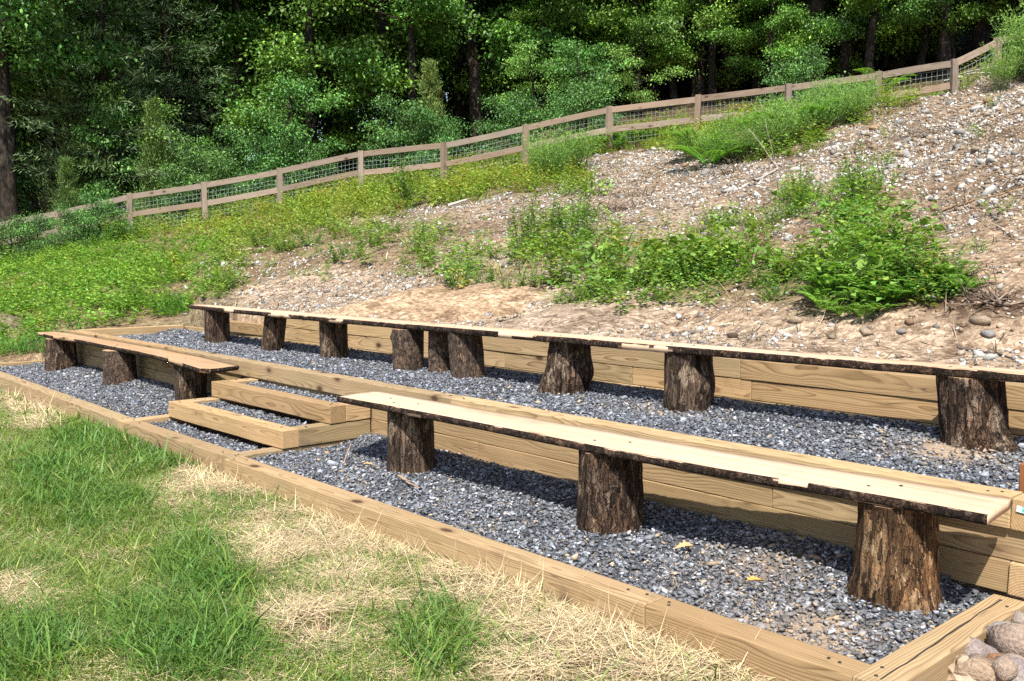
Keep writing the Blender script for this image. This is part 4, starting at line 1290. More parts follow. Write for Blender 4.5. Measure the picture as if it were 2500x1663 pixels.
# stake at the right edge, tape on the wall end
_d = ray_dir(2493, 1165); _p = CAM + _d * (1.46 - CAM[1]) / _d[1]; _q = ray_dir(2493, 1127); _h = (CAM + _q * (1.46 - CAM[1]) / _q[1])[2]
t = thing('wooden_stake', 'red brown stained wooden stake standing at the right edge of the upper terrace', 'stake', (_p[0] + .05, 1.46, 0.45))
beam(t, (_p[0] + .05, 1.46, 0.40), (_p[0] + .05, 1.46, _h), 0.09, 0.09, 'stake', 'board')
m, nt, out = new_mat('printed_tag'); g = NT(nt)
tc = g.n('ShaderNodeTexCoord').outputs['Object']
sxx = g.n('ShaderNodeSeparateXYZ'); g.l(tc, sxx.inputs[0])
blot = g.noise(g.scaled(tc, (60, 1, 160)), 1.0, 2)
band = g.math('GREATER_THAN', sxx.outputs[0], -0.035)
gcol = g.mix(g.ramp(blot.outputs['Fac'], [(.45, (0, 0, 0)), (.55, (1, 1, 1))]), (.05, .38, .30), (.35, .62, .55))
g.bsdf(out, g.mix(band, (.70, .75, .76), gcol), .4, .5)
MT['tag'] = m
bm = bmesh.new(); bmesh.ops.create_cube(bm, size=1.0); bmesh.ops.scale(bm, verts=bm.verts, vec=(0.11, 0.0015, 0.026))
o = obj('paper_tag', bm_mesh('paper_tag', bm, MT['tag']), None, (2.778, YW - 0.0035, 0.510), (0, 0.10, 0))
tag(o, 'white and green printed tag stapled on the timber end at the right', 'tag')

# spoil heaps
def mound(name, label, cx, cy, r, h, col, n=40):
    u_ = np.linspace(-1.3, 1.3, n); X, Y = np.meshgrid(u_, u_, indexing='ij')
    q = np.sqrt(X * X + Y * Y)
    Z = h * sst(1.15, 0.0, q) + 0.10 * h * (fbm(X * 3, Y * 3, cx, 3, 21) - .5) * sst(1.3, .9, q)
    gx_, gy_ = cx + X * r, cy + Y * r
    Zw = height(gx_, gy_) + Z - 0.03 * sst(1.0, 1.3, q) - 0.01
    i, j = np.meshgrid(np.arange(n - 1), np.arange(n - 1), indexing='ij'); i, j = i.ravel(), j.ravel()
    F = np.stack([i * n + j, (i + 1) * n + j, (i + 1) * n + j + 1, i * n + j + 1], 1)
    z0 = float(height(cx, cy))
    V = np.stack([gx_ - cx, gy_ - cy, Zw - z0], -1).reshape(-1, 3)
    o_ = obj(name, np_mesh(name, V, F, MT['land'], np.tile(col, (n * n, 1)), smooth=True), None, (cx, cy, z0))
    return tag(o_, label, 'mound')


p = ground_at(5, 805)
mound('dirt_mound', 'brown grey heap of wood chips in the grass at the left edge', p[0] - .35, p[1] + .1, 0.55, 0.26, (.20, .155, .12))
for k, (px, py, r, h, lab) in enumerate([(830, 775, .9, .15, 'low sandy mound above the left of the far upper bench'), (1010, 775, 1.0, .17, 'low sandy mound behind the middle of the upper terrace'),
                                         (1330, 805, .9, .11, 'low greyish sandy mound behind the long upper bench')]):
    p = ground_at(px, py)
    mound('sand_mound', lab, p[0], max(p[1], YU + T + r * 1.0), r, h, [(.385, .285, .19), (.375, .272, .182), (.34, .27, .205)][k])

# ------------------------------------------------------------------ plants on the bank
def gcol(rng, n, base=(.135, .240, .042), var=.28, yel=.25):
    c = np.array(base)[None] * np.exp(rng.normal(0, var, (n, 1)))
    y = np.clip(rng.normal(0, yel, (n, 1)), -.3, .8)
    return c * (1 + y * np.array([[.9, .35, -.1]]))


def herb(seed, h=.5, stems=10, per=16, ll=.07, lw=.022, spread=.16, base=(.135, .240, .042), droop=.15, top=0.25, stalk=True):
    """leafy upright weed"""
    rng = np.random.default_rng(seed); P, D, L, W = [], [], [], []; parts = []
    for s_ in range(stems):
        a = rng.uniform(0, 6.28); r = spread * math.sqrt(rng.random()) * .5
        b = np.array([math.cos(a) * r, math.sin(a) * r, 0]); hh = h * rng.uniform(.55, 1.1)
        e = b + np.array([math.cos(a) * spread * rng.uniform(.2, 1.0), math.sin(a) * spread * rng.uniform(.2, 1.0), hh])
        q = np.linspace(0, 1, 4)[:, None]; path = b + (e - b) * q + np.array([0, 0, 1]) * (np.sin(q * PI) * .04 * hh)
        if stalk: parts.append(tube(path, np.full(4, .0035), 3, (.09, .13, .04), False))
        t_ = np.linspace(.12, 1, per); ang = np.arange(per) * 2.4 + a
        pos = np.stack([np.interp(t_, q[:, 0], path[:, k]) for k in range(3)], 1)
        d = np.stack([np.cos(ang), np.sin(ang), np.full(per, .12 + .35 * rng.random()) + t_ * top], 1)
        P.append(pos); D.append(d); L.append(ll * rng.uniform(.6, 1.25, per) * (1.15 - .45 * t_)); W.append(np.full(per, lw) * rng.uniform(.7, 1.2, per))
    P = np.concatenate(P); n = len(P)
    parts.append(leaves(P, np.concatenate(D), np.concatenate(L), np.concatenate(W), gcol(rng, n, base), rng, .12, .3, droop))
    return join_np(parts)


def fern(seed, R=.42, fronds=9, pin=18, base=(.150, .300, .048)):
    rng = np.random.default_rng(seed); P, D, L, W = [], [], [], []
    for f_ in range(fronds):
        a = f_ * 6.283 / fronds + rng.uniform(-.3, .3); R_ = R * rng.uniform(.75, 1.15); lift = rng.uniform(.7, 1.25)
        t_ = np.linspace(.12, 1, pin)
        x = R_ * t_; z = R_ * lift * (1.75 * t_ - 1.05 * t_ ** 2.0)
        dx = np.gradient(x); dz = np.gradient(z); tg = np.stack([dx, dz], 1); tg /= np.linalg.norm(tg, axis=1)[:, None]
        c, s_ = math.cos(a), math.sin(a)
        pos = np.stack([x * c, x * s_, z], 1)
        for sd in (-1, 1):
            side = np.array([-s_, c, 0]) * sd
            d = side[None] * .92 + np.stack([tg[:, 0] * c, tg[:, 0] * s_, tg[:, 1]], 1) * .45
            P.append(pos); D.append(d); L.append(R_ * .27 * np.sin(np.clip(t_ * .93 + .10, 0, 1) * PI) ** .8 + .012); W.append(np.full(pin, R_ * .055))
    P = np.concatenate(P); n = len(P)
    return leaves(P, np.concatenate(D), np.concatenate(L), np.concatenate(W), gcol(rng, n, base, .15, .15), rng, .05, .12, .1)


def tuft(seed, h=.3, n=46, spread=.10, w=.007, base=(.11, .235, .042), bend=.5):
    rng = np.random.default_rng(seed)
    a = rng.uniform(0, 6.28, n); r = spread * np.sqrt(rng.random(n))
    P = np.stack([np.cos(a) * r, np.sin(a) * r, np.zeros(n)], 1)
    a2 = a + rng.normal(0, .8, n)
    D = np.stack([np.cos(a2) * .45, np.sin(a2) * .45, np.ones(n)], 1)
    return blades(P, D, h * rng.uniform(.5, 1.1, n), np.full(n, w), bend * rng.uniform(.3, 1.3, n), gcol(rng, n, base, .2, .2), rng, 3)


def feathery(seed, h=1.0, stems=38, sub=10, per=8, base=(.180, .305, .068)):
    """tall plume like weed with very fine leaves"""
    rng = np.random.default_rng(seed); parts = []; P, D, L, W = [], [], [], []
    for s_ in range(stems):
        a = rng.uniform(0, 6.28); r = .16 * math.sqrt(rng.random()); hh = h * rng.uniform(.6, 1.05)
        lean = rng.uniform(.1, .55) * hh
        b = np.array([math.cos(a) * r, math.sin(a) * r, 0]); e = b + np.array([math.cos(a) * lean, math.sin(a) * lean, hh])
        q = np.linspace(0, 1, 5)[:, None]; path = b + (e - b) * (q ** np.array([1.5, 1.5, 1.0]))
        parts.append(tube(path, .005 * (1 - .7 * q[:, 0]), 3, (.08, .12, .04), False))
        for k in range(sub):
            t_ = .25 + .75 * (k + rng.random()) / sub
            p0 = np.array([np.interp(t_, q[:, 0], path[:, c]) for c in range(3)])
            az = rng.uniform(0, 6.28); ln = .20 * (1.2 - t_) * h + .05
            dv = np.array([math.cos(az), math.sin(az), .9]) * ln
            u_ = np.linspace(.15, 1, per)[:, None]
            pos = p0 + dv * u_; dd = norm(rng.normal(0, .7, (per, 3)) + np.array([math.cos(az), math.sin(az), .7]))
            P.append(pos); D.append(dd); L.append(rng.uniform(.035, .075, per)); W.append(rng.uniform(.009, .016, per))
    P = np.concatenate(P); n = len(P)
    parts.append(leaves(P, np.concatenate(D), np.concatenate(L), np.concatenate(W), gcol(rng, n, base, .22, .2), rng, .05, .8))
    return join_np(parts)


def broadvine(seed, h=.55, n=150, R=.38, ll=.10, base=(.115, .230, .036)):
    rng = np.random.default_rng(seed)
    a = rng.uniform(0, 6.28, n); r = R * np.sqrt(rng.random(n)); z = h * rng.random(n) ** .8 * (1 - .55 * (r / R) ** 2)
    P = np.stack([np.cos(a) * r, np.sin(a) * r, z + .02], 1)
    D = np.stack([np.cos(a) + rng.normal(0, .5, n), np.sin(a) + rng.normal(0, .5, n), rng.normal(-.1, .35, n)], 1)
    L = ll * rng.uniform(.6, 1.2, n)
    parts = [leaves(P, D, L, L * .85, gcol(rng, n, base, .22, .2), rng, .08, .35, .15)]
    for k in range(14):
        i = rng.integers(0, n); q = np.linspace(0, 1, 4)[:, None]
        parts.append(tube(np.array([P[i][0] * .2, P[i][1] * .2, 0]) * (1 - q) + P[i] * q, np.full(4, .004), 3, (.11, .12, .05), False))
    return join_np(parts)


def lite(fn):    # low ground cover sprig
    return fn


WEEDS = [herb(1, .32, 8, 8, .095, .040, .20, stalk=False), herb(2, .42, 7, 9, .105, .034, .20, (.150, .245, .040), stalk=False), herb(3, .22, 9, 6, .08, .045, .24, (.125, .235, .042), stalk=False),
         herb(4, .50, 6, 9, .11, .030, .17, (.17, .24, .045), stalk=False), fern(5, .36, 6, 11), tuft(6, .30, 22, .12, .010), tuft(7, .20, 20, .15, .011, (.14, .245, .05)),
         herb(8, .15, 10, 5, .07, .042, .26, (.115, .215, .038), stalk=False), broadvine(9, .26, 48, .28, .10), tuft(10, .34, 16, .10, .006, (.30, .215, .115), .7)]
rng = np.random.default_rng(17)
NW = 120000
wx = rng.uniform(-27, 4.5, NW); wy = rng.uniform(-1.5, 21, NW)
wz = height(wx, wy); wuv, wd_ = project(np.stack([wx, wy, wz], 1))
wdist = np.hypot(wx - CAM[0], wy - CAM[1]); waz = np.degrees(np.arctan2(wx - CAM[0], wy - CAM[1])); wdf = np.interp(waz, _AZ, _DF)
inframe = (wuv[:, 0] > -220) & (wuv[:, 0] < 2700) & (wuv[:, 1] > 40) & (wuv[:, 1] < 900) & (wdist < wdf + 3.5)
terr = (wx > XL - .75) & (wx < 3.2) & (wy < YU + .40)
terr |= (wx > -8.6) & (wy < 3.15)
wcov = cover(wuv, wd_)
wcov = np.maximum(wcov, np.where(wdist > wdf - .6, .75, 0))
wcov = np.maximum(wcov, np.where((wx < XL - .25) & (wy > -.2) & (wdist < 24) & (wuv[:, 0] < 500), .95, 0))
patch = sst(.40, .60, fbm(wx * .8, wy * .8, 0, 4, 51))
ww = np.where(inframe & ~terr, wcov * (.34 + .66 * patch) * np.where(wcov < .1, .30, 1.0), 0)
ww *= np.where(wdist < 13, 1.0, 1.0)
ids = rng.choice(NW, 6400, replace=False, p=ww / ww.sum())
lush = ((wx[ids] < -9.2) & (wuv[ids, 0] < 540) & (wuv[ids, 1] > 585))
kind_n = fbm(wx[ids] * .5, wy[ids] * .5, 5, 2, 61) + rng.normal(0, .12, len(ids))
tid = np.where(kind_n < .36, rng.choice([0, 2, 7], len(ids)), np.where(kind_n < .50, rng.choice([1, 3, 6, 0], len(ids)), np.where(kind_n < .6, rng.choice([4, 8, 2], len(ids)), rng.choice([5, 6, 1], len(ids)))))
tid = np.where(lush, rng.choice([0, 1, 2, 5, 7, 2], len(ids)), tid)
tid = np.where((rng.random(len(ids)) < .07) & ~lush, 9, tid)
sc = rng.uniform(.45, 1.25, len(ids)) * np.where(wcov[ids] < .3, .6, 1.0) * np.where(lush, .95, 1.0)
yfac = sst(14, 24, wdist[ids]) * (1 - lush)
colr = np.ones((len(ids), 3)) * rng.uniform(.8, 1.25, (len(ids), 1)) * (1 + yfac[:, None] * np.array([[.40, .12, .1]]))
colr = np.where(lush[:, None], colr * np.array([[.92, 1.05, .8]]), colr)
dry = rng.random(len(ids)) < .02
colr = np.where(dry[:, None], colr * np.array([[1.9, 1.05, 1.1]]), colr)
V, F, C = scatter(WEEDS, np.stack([wx[ids], wy[ids], wz[ids] - .01], 1), rot_random(len(ids), rng, .12, True), np.stack([sc, sc, sc * rng.uniform(.8, 1.2, len(ids))], 1), tid, colr, True)
tag(obj('weeds', np_mesh('weeds', V, F, MT['weed'], C)), 'mixed green weeds and grasses covering the bank and the field at left', 'weeds', None, 'stuff')


def plant_proto(name, data, mat, hue=None):
    V, F, C = data
    return np_mesh(name, V, F, MT[mat], C)


PL = {'fern': [plant_proto('foliage', fern(70 + k, .50, 11, 24), 'weed') for k in range(4)],
      'feather': [plant_proto('foliage', feathery(80 + k), 'weed') for k in range(3)],
      'herb': [plant_proto('foliage', herb(90 + k, .75, 14, 18, .10, .034, .24, (.125, .23, .04)), 'weed') for k in range(3)],
      'bushy': [plant_proto('foliage', herb(95 + k, .42, 26, 14, .085, .038, .38, (.120, .230, .04)), 'weed') for k in range(2)],
      'vine': [plant_proto('foliage', broadvine(97 + k, .7, 240, .42, .10), 'weed') for k in range(2)],
      'grass': [plant_proto('foliage', tuft(99 + k, .55, 90, .14, .010, (.10, .235, .045)), 'weed') for k in range(2)]}


def plant(kind, px, py, s, label, cat, group=None, pt=None, name=None):
    p = ground_at(px, py) if pt is None else pt
    me = random.choice(PL[kind])
    nm = name or {'fern': 'fern', 'feather': 'feathery_weed', 'herb': 'tall_weed', 'bushy': 'low_bush', 'vine': 'broadleaf_vine', 'grass': 'grass_clump'}[kind]
    o = obj(nm, me, None, (p[0], p[1], p[2] - .02), (random.uniform(-.06, .06), random.uniform(-.06, .06), random.uniform(0, 6.28)), (s, s, s * random.uniform(.9, 1.1)))
    return tag(o, label, cat, group)


# the feathery thicket below the fence at right
for k, (px, py) in enumerate([(1690, 395), (1745, 400), (1800, 402), (1850, 392), (1900, 372), (1950, 350), (2000, 330), (2050, 310), (2090, 300), (1870, 350), (1930, 330), (1990, 300), (2040, 285), (1780, 370), (2110, 275)]):
    plant('feather', px, py, random.uniform(.65, .95), 'plume like bright green weed in the thicket below the fence at right', 'weed', 'feathery thicket on the upper slope')
for k, (px, py) in enumerate([(1700, 385), (1730, 410), (1790, 380), (1905, 345), (1960, 330), (1850, 365), (2020, 300), (2150, 240)]):
    plant('fern', px, py, random.uniform(1.1, 1.6), 'arching fern among the feathery weeds below the fence at right', 'fern', 'ferns in the upper thicket')
for k, (px, py) in enumerate([(1325, 445), (1355, 440), (1385, 430), (1420, 415), (1340, 425)]):
    plant('feather', px, py, random.uniform(.8, 1.1), 'feathery weed in the clump beside the seventh fence post', 'weed', 'feathery clump in the middle of the slope')
plant('feather', 2480, 190, 1.2, 'large feathery bush at the upper right corner by the fence', 'bush', None)
plant('feather', 2440, 225, .8, 'smaller feathery bush left of the corner one', 'bush', None)
plant('feather', 2530, 205, 1.25, 'feathery bush cut by the right picture edge near the top', 'bush', None)
for k, (px, py) in enumerate([(1420, 382), (1470, 372), (1520, 360), (1560, 355), (1600, 350), (1640, 345), (1500, 368), (1580, 352), (1450, 378)]):
    plant('fern', px, py, random.uniform(.8, 1.1), 'yellow green fern in the row at the foot of the fence', 'fern', 'ferns along the fence foot')
# the big green patch at right
for k, (px, py) in enumerate([(2010, 760), (2060, 775), (2110, 780), (2150, 765), (2200, 735), (2080, 740), (2030, 725), (2140, 720), (2250, 720), (2300, 715), (2180, 700), (2330, 690), (2100, 690), (2230, 680), (1990, 740), (2040, 690), (2070, 715), (2125, 745), (2170, 740), (2280, 690), (2010, 700), (2350, 715)]):
    plant('fern', px, py, random.uniform(.34, .50), 'bright green fern in the big clump above the upper bench at right', 'fern', 'ferns in the clump above the upper bench')
for k, (px, py) in enumerate([(2060, 610), (2110, 580), (2000, 645), (2150, 620)]):
    plant('vine', px, py, random.uniform(.32, .45), 'broad leaved vine sprawling above the fern clump', 'vine', 'vines above the fern clump')
for k, (px, py) in enumerate([(2040, 700), (2090, 705), (2150, 690), (2200, 690), (2250, 700), (2300, 690), (2120, 650), (2180, 655), (2000, 715), (2060, 660), (2270, 735), (2150, 735)]):
    plant('bushy', px, py, random.uniform(.36, .55), 'bright leafy bush in the clump at right', 'bush', 'bushes in the fern clump')
plant('vine', 2092, 555, .5, 'tallest broad leaved vine, climbing above the others on the right slope', 'vine', None)
for k, (px, py) in enumerate([(1620, 690), (1680, 700), (1740, 690), (1560, 700), (1800, 680), (1860, 700), (1500, 720), (1440, 735), (1900, 730), (1640, 640), (1720, 640), (1580, 640), (1800, 625)]):
    plant('bushy', px, py, random.uniform(.4, .62), 'low leafy bush in the green belt above the upper bench', 'bush', 'low bushes in the green belt')
for k, (px, py) in enumerate([(1275, 600), (1290, 610), (1410, 570), (1430, 590), (1390, 600), (1040, 640), (1010, 620), (2110, 500), (1945, 520), (1960, 505), (1330, 620)]):
    plant('herb', px, py, random.uniform(.6, .95), 'tall leafy weed standing alone on the bare middle slope', 'weed', 'tall weeds scattered on the slope')
plant('herb', 985, 510, 1.5, 'dark tall sapling like weed in front of the fence, centre left', 'sapling', None)
plant('herb', 1005, 505, 1.2, 'shorter weed beside the sapling like one by the fence', 'weed', None)
for k, (px, py) in enumerate([(1180, 690), (1120, 700), (1240, 715), (1300, 700), (1460, 640), (1760, 560), (1700, 575), (1850, 560), (1900, 540)]):
    plant('bushy', px, py, random.uniform(.4, .65), 'small leafy clump on the lower slope behind the long bench', 'bush', 'small clumps on the lower slope')
for k, (px, py) in enumerate([(700, 610), (640, 600), (760, 600), (900, 600), (960, 570), (840, 640), (720, 500), (930, 480), (1100, 470), (1180, 455)]):
    plant('bushy', px, py, random.uniform(.6, 1.0), 'leafy clump in the weeds of the slope left of centre', 'bush', 'leafy clumps left of centre')
for k, (px, py) in enumerate([(430, 770), (405, 765), (455, 758), (110, 858), (60, 862), (25, 858), (150, 850)]):
    plant('grass', px, py, random.uniform(.7, 1.0), 'lush clump of long grass at the left end of the terraces', 'grass', 'grass clumps at the left end')
for k, (px, py) in enumerate([(230, 560), (270, 575), (200, 590), (300, 590), (160, 560)]):
    plant('bushy', px, py, random.uniform(1.6, 2.1), 'dark leafy shrub growing through the left end of the fence', 'shrub', 'shrubs in the fence at left')

# ------------------------------------------------------------------ trees of the wood
def limb_path(b, d, L, rng, n=6, rise=.15, wob=.05):
    q = np.linspace(0, 1, n)[:, None]
    p = b + d * L * q + np.array([0, 0, 1.0]) * (rise * L * q ** 2) + np.cumsum(rng.normal(0, wob * L / n, (n, 3)), 0) * q
    return p


def broadleaf(seed, H=12, base=2.0, R=3.4, limbs=15, subs=7, per=80, leaf=.118, colr=(.042, .115, .020), clump=.42, flat=.42, low=1.0, tr0=.018):
    rng = np.random.default_rng(seed); T_, P, D, Cc = [], [], [], []
    n = 9; q = np.linspace(0, 1, n)
    tr = np.stack([np.cumsum(rng.normal(0, .10, n)), np.cumsum(rng.normal(0, .10, n)), -.5 + (H * .93 + .5) * q], 1); tr -= tr[0] * [1, 1, 0]
    r0 = tr0 * H
    T_.append(tube(tr, r0 * (1 - .85 * q) + .02, 9))
    T_[0][0][:9, :2] *= 1.35
    for i in range(limbs):
        hh = base + (H * .93 - base) * ((i + rng.random() * .8) / limbs)
        prof = math.sin(PI * min(1, (.22 * low + .78 * ((hh - base) / (H - base))) ) * .95) ** .7 + .12
        L = R * prof * rng.uniform(.75, 1.15)
        az = i * 2.4 + rng.uniform(-.5, .5); el = rng.uniform(-.05, .35) + .5 * (hh / H) ** 3
        d = np.array([math.cos(az) * math.cos(el), math.sin(az) * math.cos(el), math.sin(el)])
        b = np.array([np.interp(hh, tr[:, 2], tr[:, k]) for k in range(3)])
        lp = limb_path(b, d, L, rng, 6, .08)
        T_.append(tube(lp, .0115 * L * (1 - .8 * np.linspace(0, 1, 6)) + .006, 5))
        for s_ in range(subs):
            t_ = .3 + .7 * (s_ + rng.random()) / subs
            p0 = np.array([np.interp(t_, np.linspace(0, 1, 6), lp[:, k]) for k in range(3)])
            a2 = az + rng.choice([-1, 1]) * rng.uniform(.4, 1.3); l2 = L * rng.uniform(.18, .38)
            d2 = np.array([math.cos(a2), math.sin(a2), rng.uniform(-.25, .35)])
            sp = limb_path(p0, d2, l2, rng, 4, -.05)
            T_.append(tube(sp, .006 * (1 - .7 * np.linspace(0, 1, 4)) + .003, 3, cap=False))
            for c_ in (sp[-1], sp[2], sp[1] + rng.normal(0, .15, 3)):
                m = int(per * rng.uniform(.6, 1.3))
                off = rng.normal(0, 1, (m, 3)) * np.array([clump, clump, clump * flat])
                pp = c_ + off
                out = norm(pp - np.array([tr[0, 0], tr[0, 1], 0]) * 1.0) * [1, 1, 0]
                P.append(pp); D.append(norm(out * 0.8 + rng.normal(0, .55, (m, 3)) + np.array([0, 0, -.15])))
                sh = math.exp(rng.normal(0, .33))
                Cc.append(gcol(rng, m, np.array(colr) * sh, .20, .16))
    P = np.concatenate(P); D = np.concatenate(D); Cc = np.concatenate(Cc); m = len(P)
    L = leaf * rng.uniform(.65, 1.25, m)
    V, F, C = leaves(P, D, L, L * rng.uniform(.5, .75, m), Cc, rng, .10, .55, .12)
    tv, tf, tcc = join_np(T_)
    return np_mesh('trunk', tv, tf, MT['trunk'], smooth=True), np_mesh('crown', V, F, MT['leaf'], C)


def cedar(seed, H=5, R=1.3, n=13000, colr=(.115, .172, .042), power=.9):
    rng = np.random.default_rng(seed)
    q = np.linspace(0, 1, 7)
    tr = np.stack([rng.normal(0, .03, 7), rng.normal(0, .03, 7), -.3 + (H + .2) * q], 1)
    T_ = [tube(tr, .03 * H * .55 * (1 - .9 * q) + .01, 7)]
    P, D, Cc = [], [], []
    nb = 130
    for i in range(nb):
        hh = H * (.05 + .95 * rng.random() ** 1.1)
        L = R * max(.08, (1 - hh / H)) ** power * rng.uniform(.55, 1.15) + .08; az = rng.uniform(0, 6.28)
        d = np.array([math.cos(az), math.sin(az), rng.uniform(.35, 1.0)]); d /= np.linalg.norm(d[:2]) + .2
        b = np.array([0, 0, hh - L * .35]); lp = limb_path(b, d, L, rng, 4, .2)
        T_.append(tube(lp, .010 * (1 - .7 * np.linspace(0, 1, 4)) + .002, 3, cap=False))
        m = n // nb; t_ = rng.uniform(.2, 1.05, m)
        pp = np.stack([np.interp(t_, np.linspace(0, 1, 4), lp[:, k]) for k in range(3)], 1) + rng.normal(0, .09 + .05 * L, (m, 3))
        P.append(pp); D.append(norm(d + rng.normal(0, .55, (m, 3)) + np.array([0, 0, .5])))
        Cc.append(gcol(rng, m, np.array(colr) * math.exp(rng.normal(0, .22)), .2, .2))
    P = np.concatenate(P); m = len(P); L = rng.uniform(.07, .16, m)
    V, F, C = leaves(P, np.concatenate(D), L, L * rng.uniform(.16, .30, m), np.concatenate(Cc), rng, .1, .8)
    tv, tf, _ = join_np(T_)
    return np_mesh('trunk', tv, tf, MT['trunk'], smooth=True), np_mesh('crown', V, F, MT['conifer'], C)


def pine(seed, H=11, base=1.6, R=2.9, whorls=17, per=7, colr=(.120, .180, .078)):
    rng = np.random.default_rng(seed); q = np.linspace(0, 1, 9)
    tr = np.stack([np.cumsum(rng.normal(0, .04, 9)), np.cumsum(rng.normal(0, .04, 9)), -.5 + (H + .4) * q], 1)
    T_ = [tube(tr, .013 * H * (1 - .88 * q) + .015, 8)]; P, D, Cc = [], [], []
    for w_ in range(whorls):
        hh = base + (H - base) * (w_ + rng.random() * .4) / whorls
        for k in range(per):
            az = k * 6.283 / per + w_ * .7 + rng.uniform(-.3, .3); L = R * (1 - (hh - base) / (H - base + .6)) ** .75 * rng.uniform(.65, 1.1) + .2
            d = np.array([math.cos(az), math.sin(az), rng.uniform(-.12, .12)]); b = np.array([np.interp(hh, tr[:, 2], tr[:, c]) for c in range(3)])
            lp = limb_path(b, d, L, rng, 5, .05)
            T_.append(tube(lp, .008 * L * (1 - .75 * np.linspace(0, 1, 5)) + .005, 4, cap=False))
            sub = max(3, int(L * 3.4)); m = 20
            for s_ in range(sub):
                t_ = .28 + .72 * (s_ + rng.random()) / sub
                c_ = np.array([np.interp(t_, np.linspace(0, 1, 5), lp[:, c]) for c in range(3)]) + rng.normal(0, 1, 3) * [.22, .22, .05]
                pp = c_ + rng.normal(0, 1, (m, 3)) * [.17, .17, .06]
                P.append(pp); D.append(norm(d + rng.normal(0, .75, (m, 3)) + np.array([0, 0, .15])))
                Cc.append(gcol(rng, m, np.array(colr) * math.exp(rng.normal(0, .18)), .18, .15))
    P = np.concatenate(P); m = len(P); L = rng.uniform(.12, .24, m)
    V, F, C = leaves(P, np.concatenate(D), L, L * rng.uniform(.10, .16, m), np.concatenate(Cc), rng, .1, .8)
    tv, tf, _ = join_np(T_)
    return np_mesh('trunk', tv, tf, MT['trunk'], smooth=True), np_mesh('crown', V, F, MT['conifer'], C)


def bare(seed, H=10, limbs=16, R=1.8, r0=.15, lean=.4):
    """dead or bare-stemmed tree: trunk with grey twiggy limbs, no leaves"""
    rng = np.random.default_rng(seed); q = np.linspace(0, 1, 9)
    tr = np.stack([np.cumsum(rng.normal(0, .08, 9)) + lean * q, np.cumsum(rng.normal(0, .08, 9)), -.5 + (H + .5) * q], 1)
    T_ = []
    B = [tube(tr, r0 * (1 - .7 * q), 9)]
    for i in range(limbs):
        hh = H * (.12 + .85 * rng.random()); az = rng.uniform(0, 6.28); L = R * rng.uniform(.4, 1.1)
        b = np.array([np.interp(hh, tr[:, 2], tr[:, c]) for c in range(3)]); d = np.array([math.cos(az), math.sin(az), rng.uniform(-.5, .35)])
        lp = limb_path(b, d, L, rng, 7, -.05, .25); T_.append(tube(lp, .022 * (1 - .75 * np.linspace(0, 1, 7)) + .004, 5))
        for s_ in range(6):
            p0 = lp[rng.integers(2, 7)]; sp = limb_path(p0, norm(rng.normal(0, 1, 3) + [0, 0, -.2]), L * rng.uniform(.15, .45), rng, 5, 0, .35)
            T_.append(tube(sp, .009 * (1 - .7 * np.linspace(0, 1, 5)) + .002, 3, cap=False))
    bv, bf, _ = join_np(B); tv, tf, _ = join_np(T_)
    return np_mesh('trunk', bv, bf, MT['trunk'], smooth=True), np_mesh('dead_limbs', tv, tf, MT['bark_grey'], smooth=True)


TREE = {'maple': broadleaf(1, 12, 1.4, 3.3, 18, 8, 80, .145, (.125, .235, .036), .33, .5),
        'oak': broadleaf(2, 12.5, 2.6, 3.5, 17, 8, 76, .155, (.095, .200, .040), .35, .5),
        'tall': broadleaf(3, 14, 4.2, 3.2, 16, 8, 72, .150, (.070, .175, .034), .36, .45),
        'ash': broadleaf(4, 11, 1.9, 2.6, 15, 8, 66, .130, (.115, .235, .036), .30, .5),
        'sapling': broadleaf(5, 4.2, .5, 1.35, 13, 6, 40, .095, (.085, .195, .042), .24, .5),
        'pale': broadleaf(6, 4.6, .6, 1.7, 12, 6, 42, .095, (.140, .255, .050), .28, .28),
        'shrub': broadleaf(7, 2.2, .12, 1.15, 13, 6, 38, .08, (.085, .185, .045), .20, .6),
        'cedar': cedar(8, 4.6, 1.15, 14000), 'cedar_big': cedar(9, 8.5, 1.9, 17000, (.095, .150, .042), .8),
        'pine': pine(10), 'dead': bare(11), 'stem': bare(12, 13, 9, 1.4, .27, .1)}
TREE['canopy'] = broadleaf(14, 19, 8.2, 5.2, 18, 9, 60, .20, (.060, .155, .030), .60, .4, 1.0, .0105)
TNAME = {'canopy': 'broadleaf_tree', 'maple': 'broadleaf_tree', 'oak': 'broadleaf_tree', 'tall': 'broadleaf_tree', 'ash': 'broadleaf_tree', 'sapling': 'sapling', 'pale': 'sapling', 'shrub': 'shrub',
         'cedar': 'cedar_tree', 'cedar_big': 'cedar_tree', 'pine': 'pine_tree', 'dead': 'dead_tree', 'stem': 'bare_trunk_tree'}


def tree(kind, u, dist, s, label, group=None, sz=None):
    p = at_dist(u, dist)
    root = thing(TNAME[kind], label, {'shrub': 'shrub', 'sapling': 'sapling', 'pale': 'sapling'}.get(kind, 'tree'), (p[0], p[1], p[2] - .05), random.uniform(0, 6.28), group)
    root.scale = (s, s, sz or s * random.uniform(.95, 1.08))
    a, b = TREE[kind]
    obj('trunk', a, root)
    c = obj('dead_limbs' if kind in ('dead', 'stem') else 'crown', b, root)
    if kind in ('dead', 'stem'): c['kind'] = 'stuff'
    return root


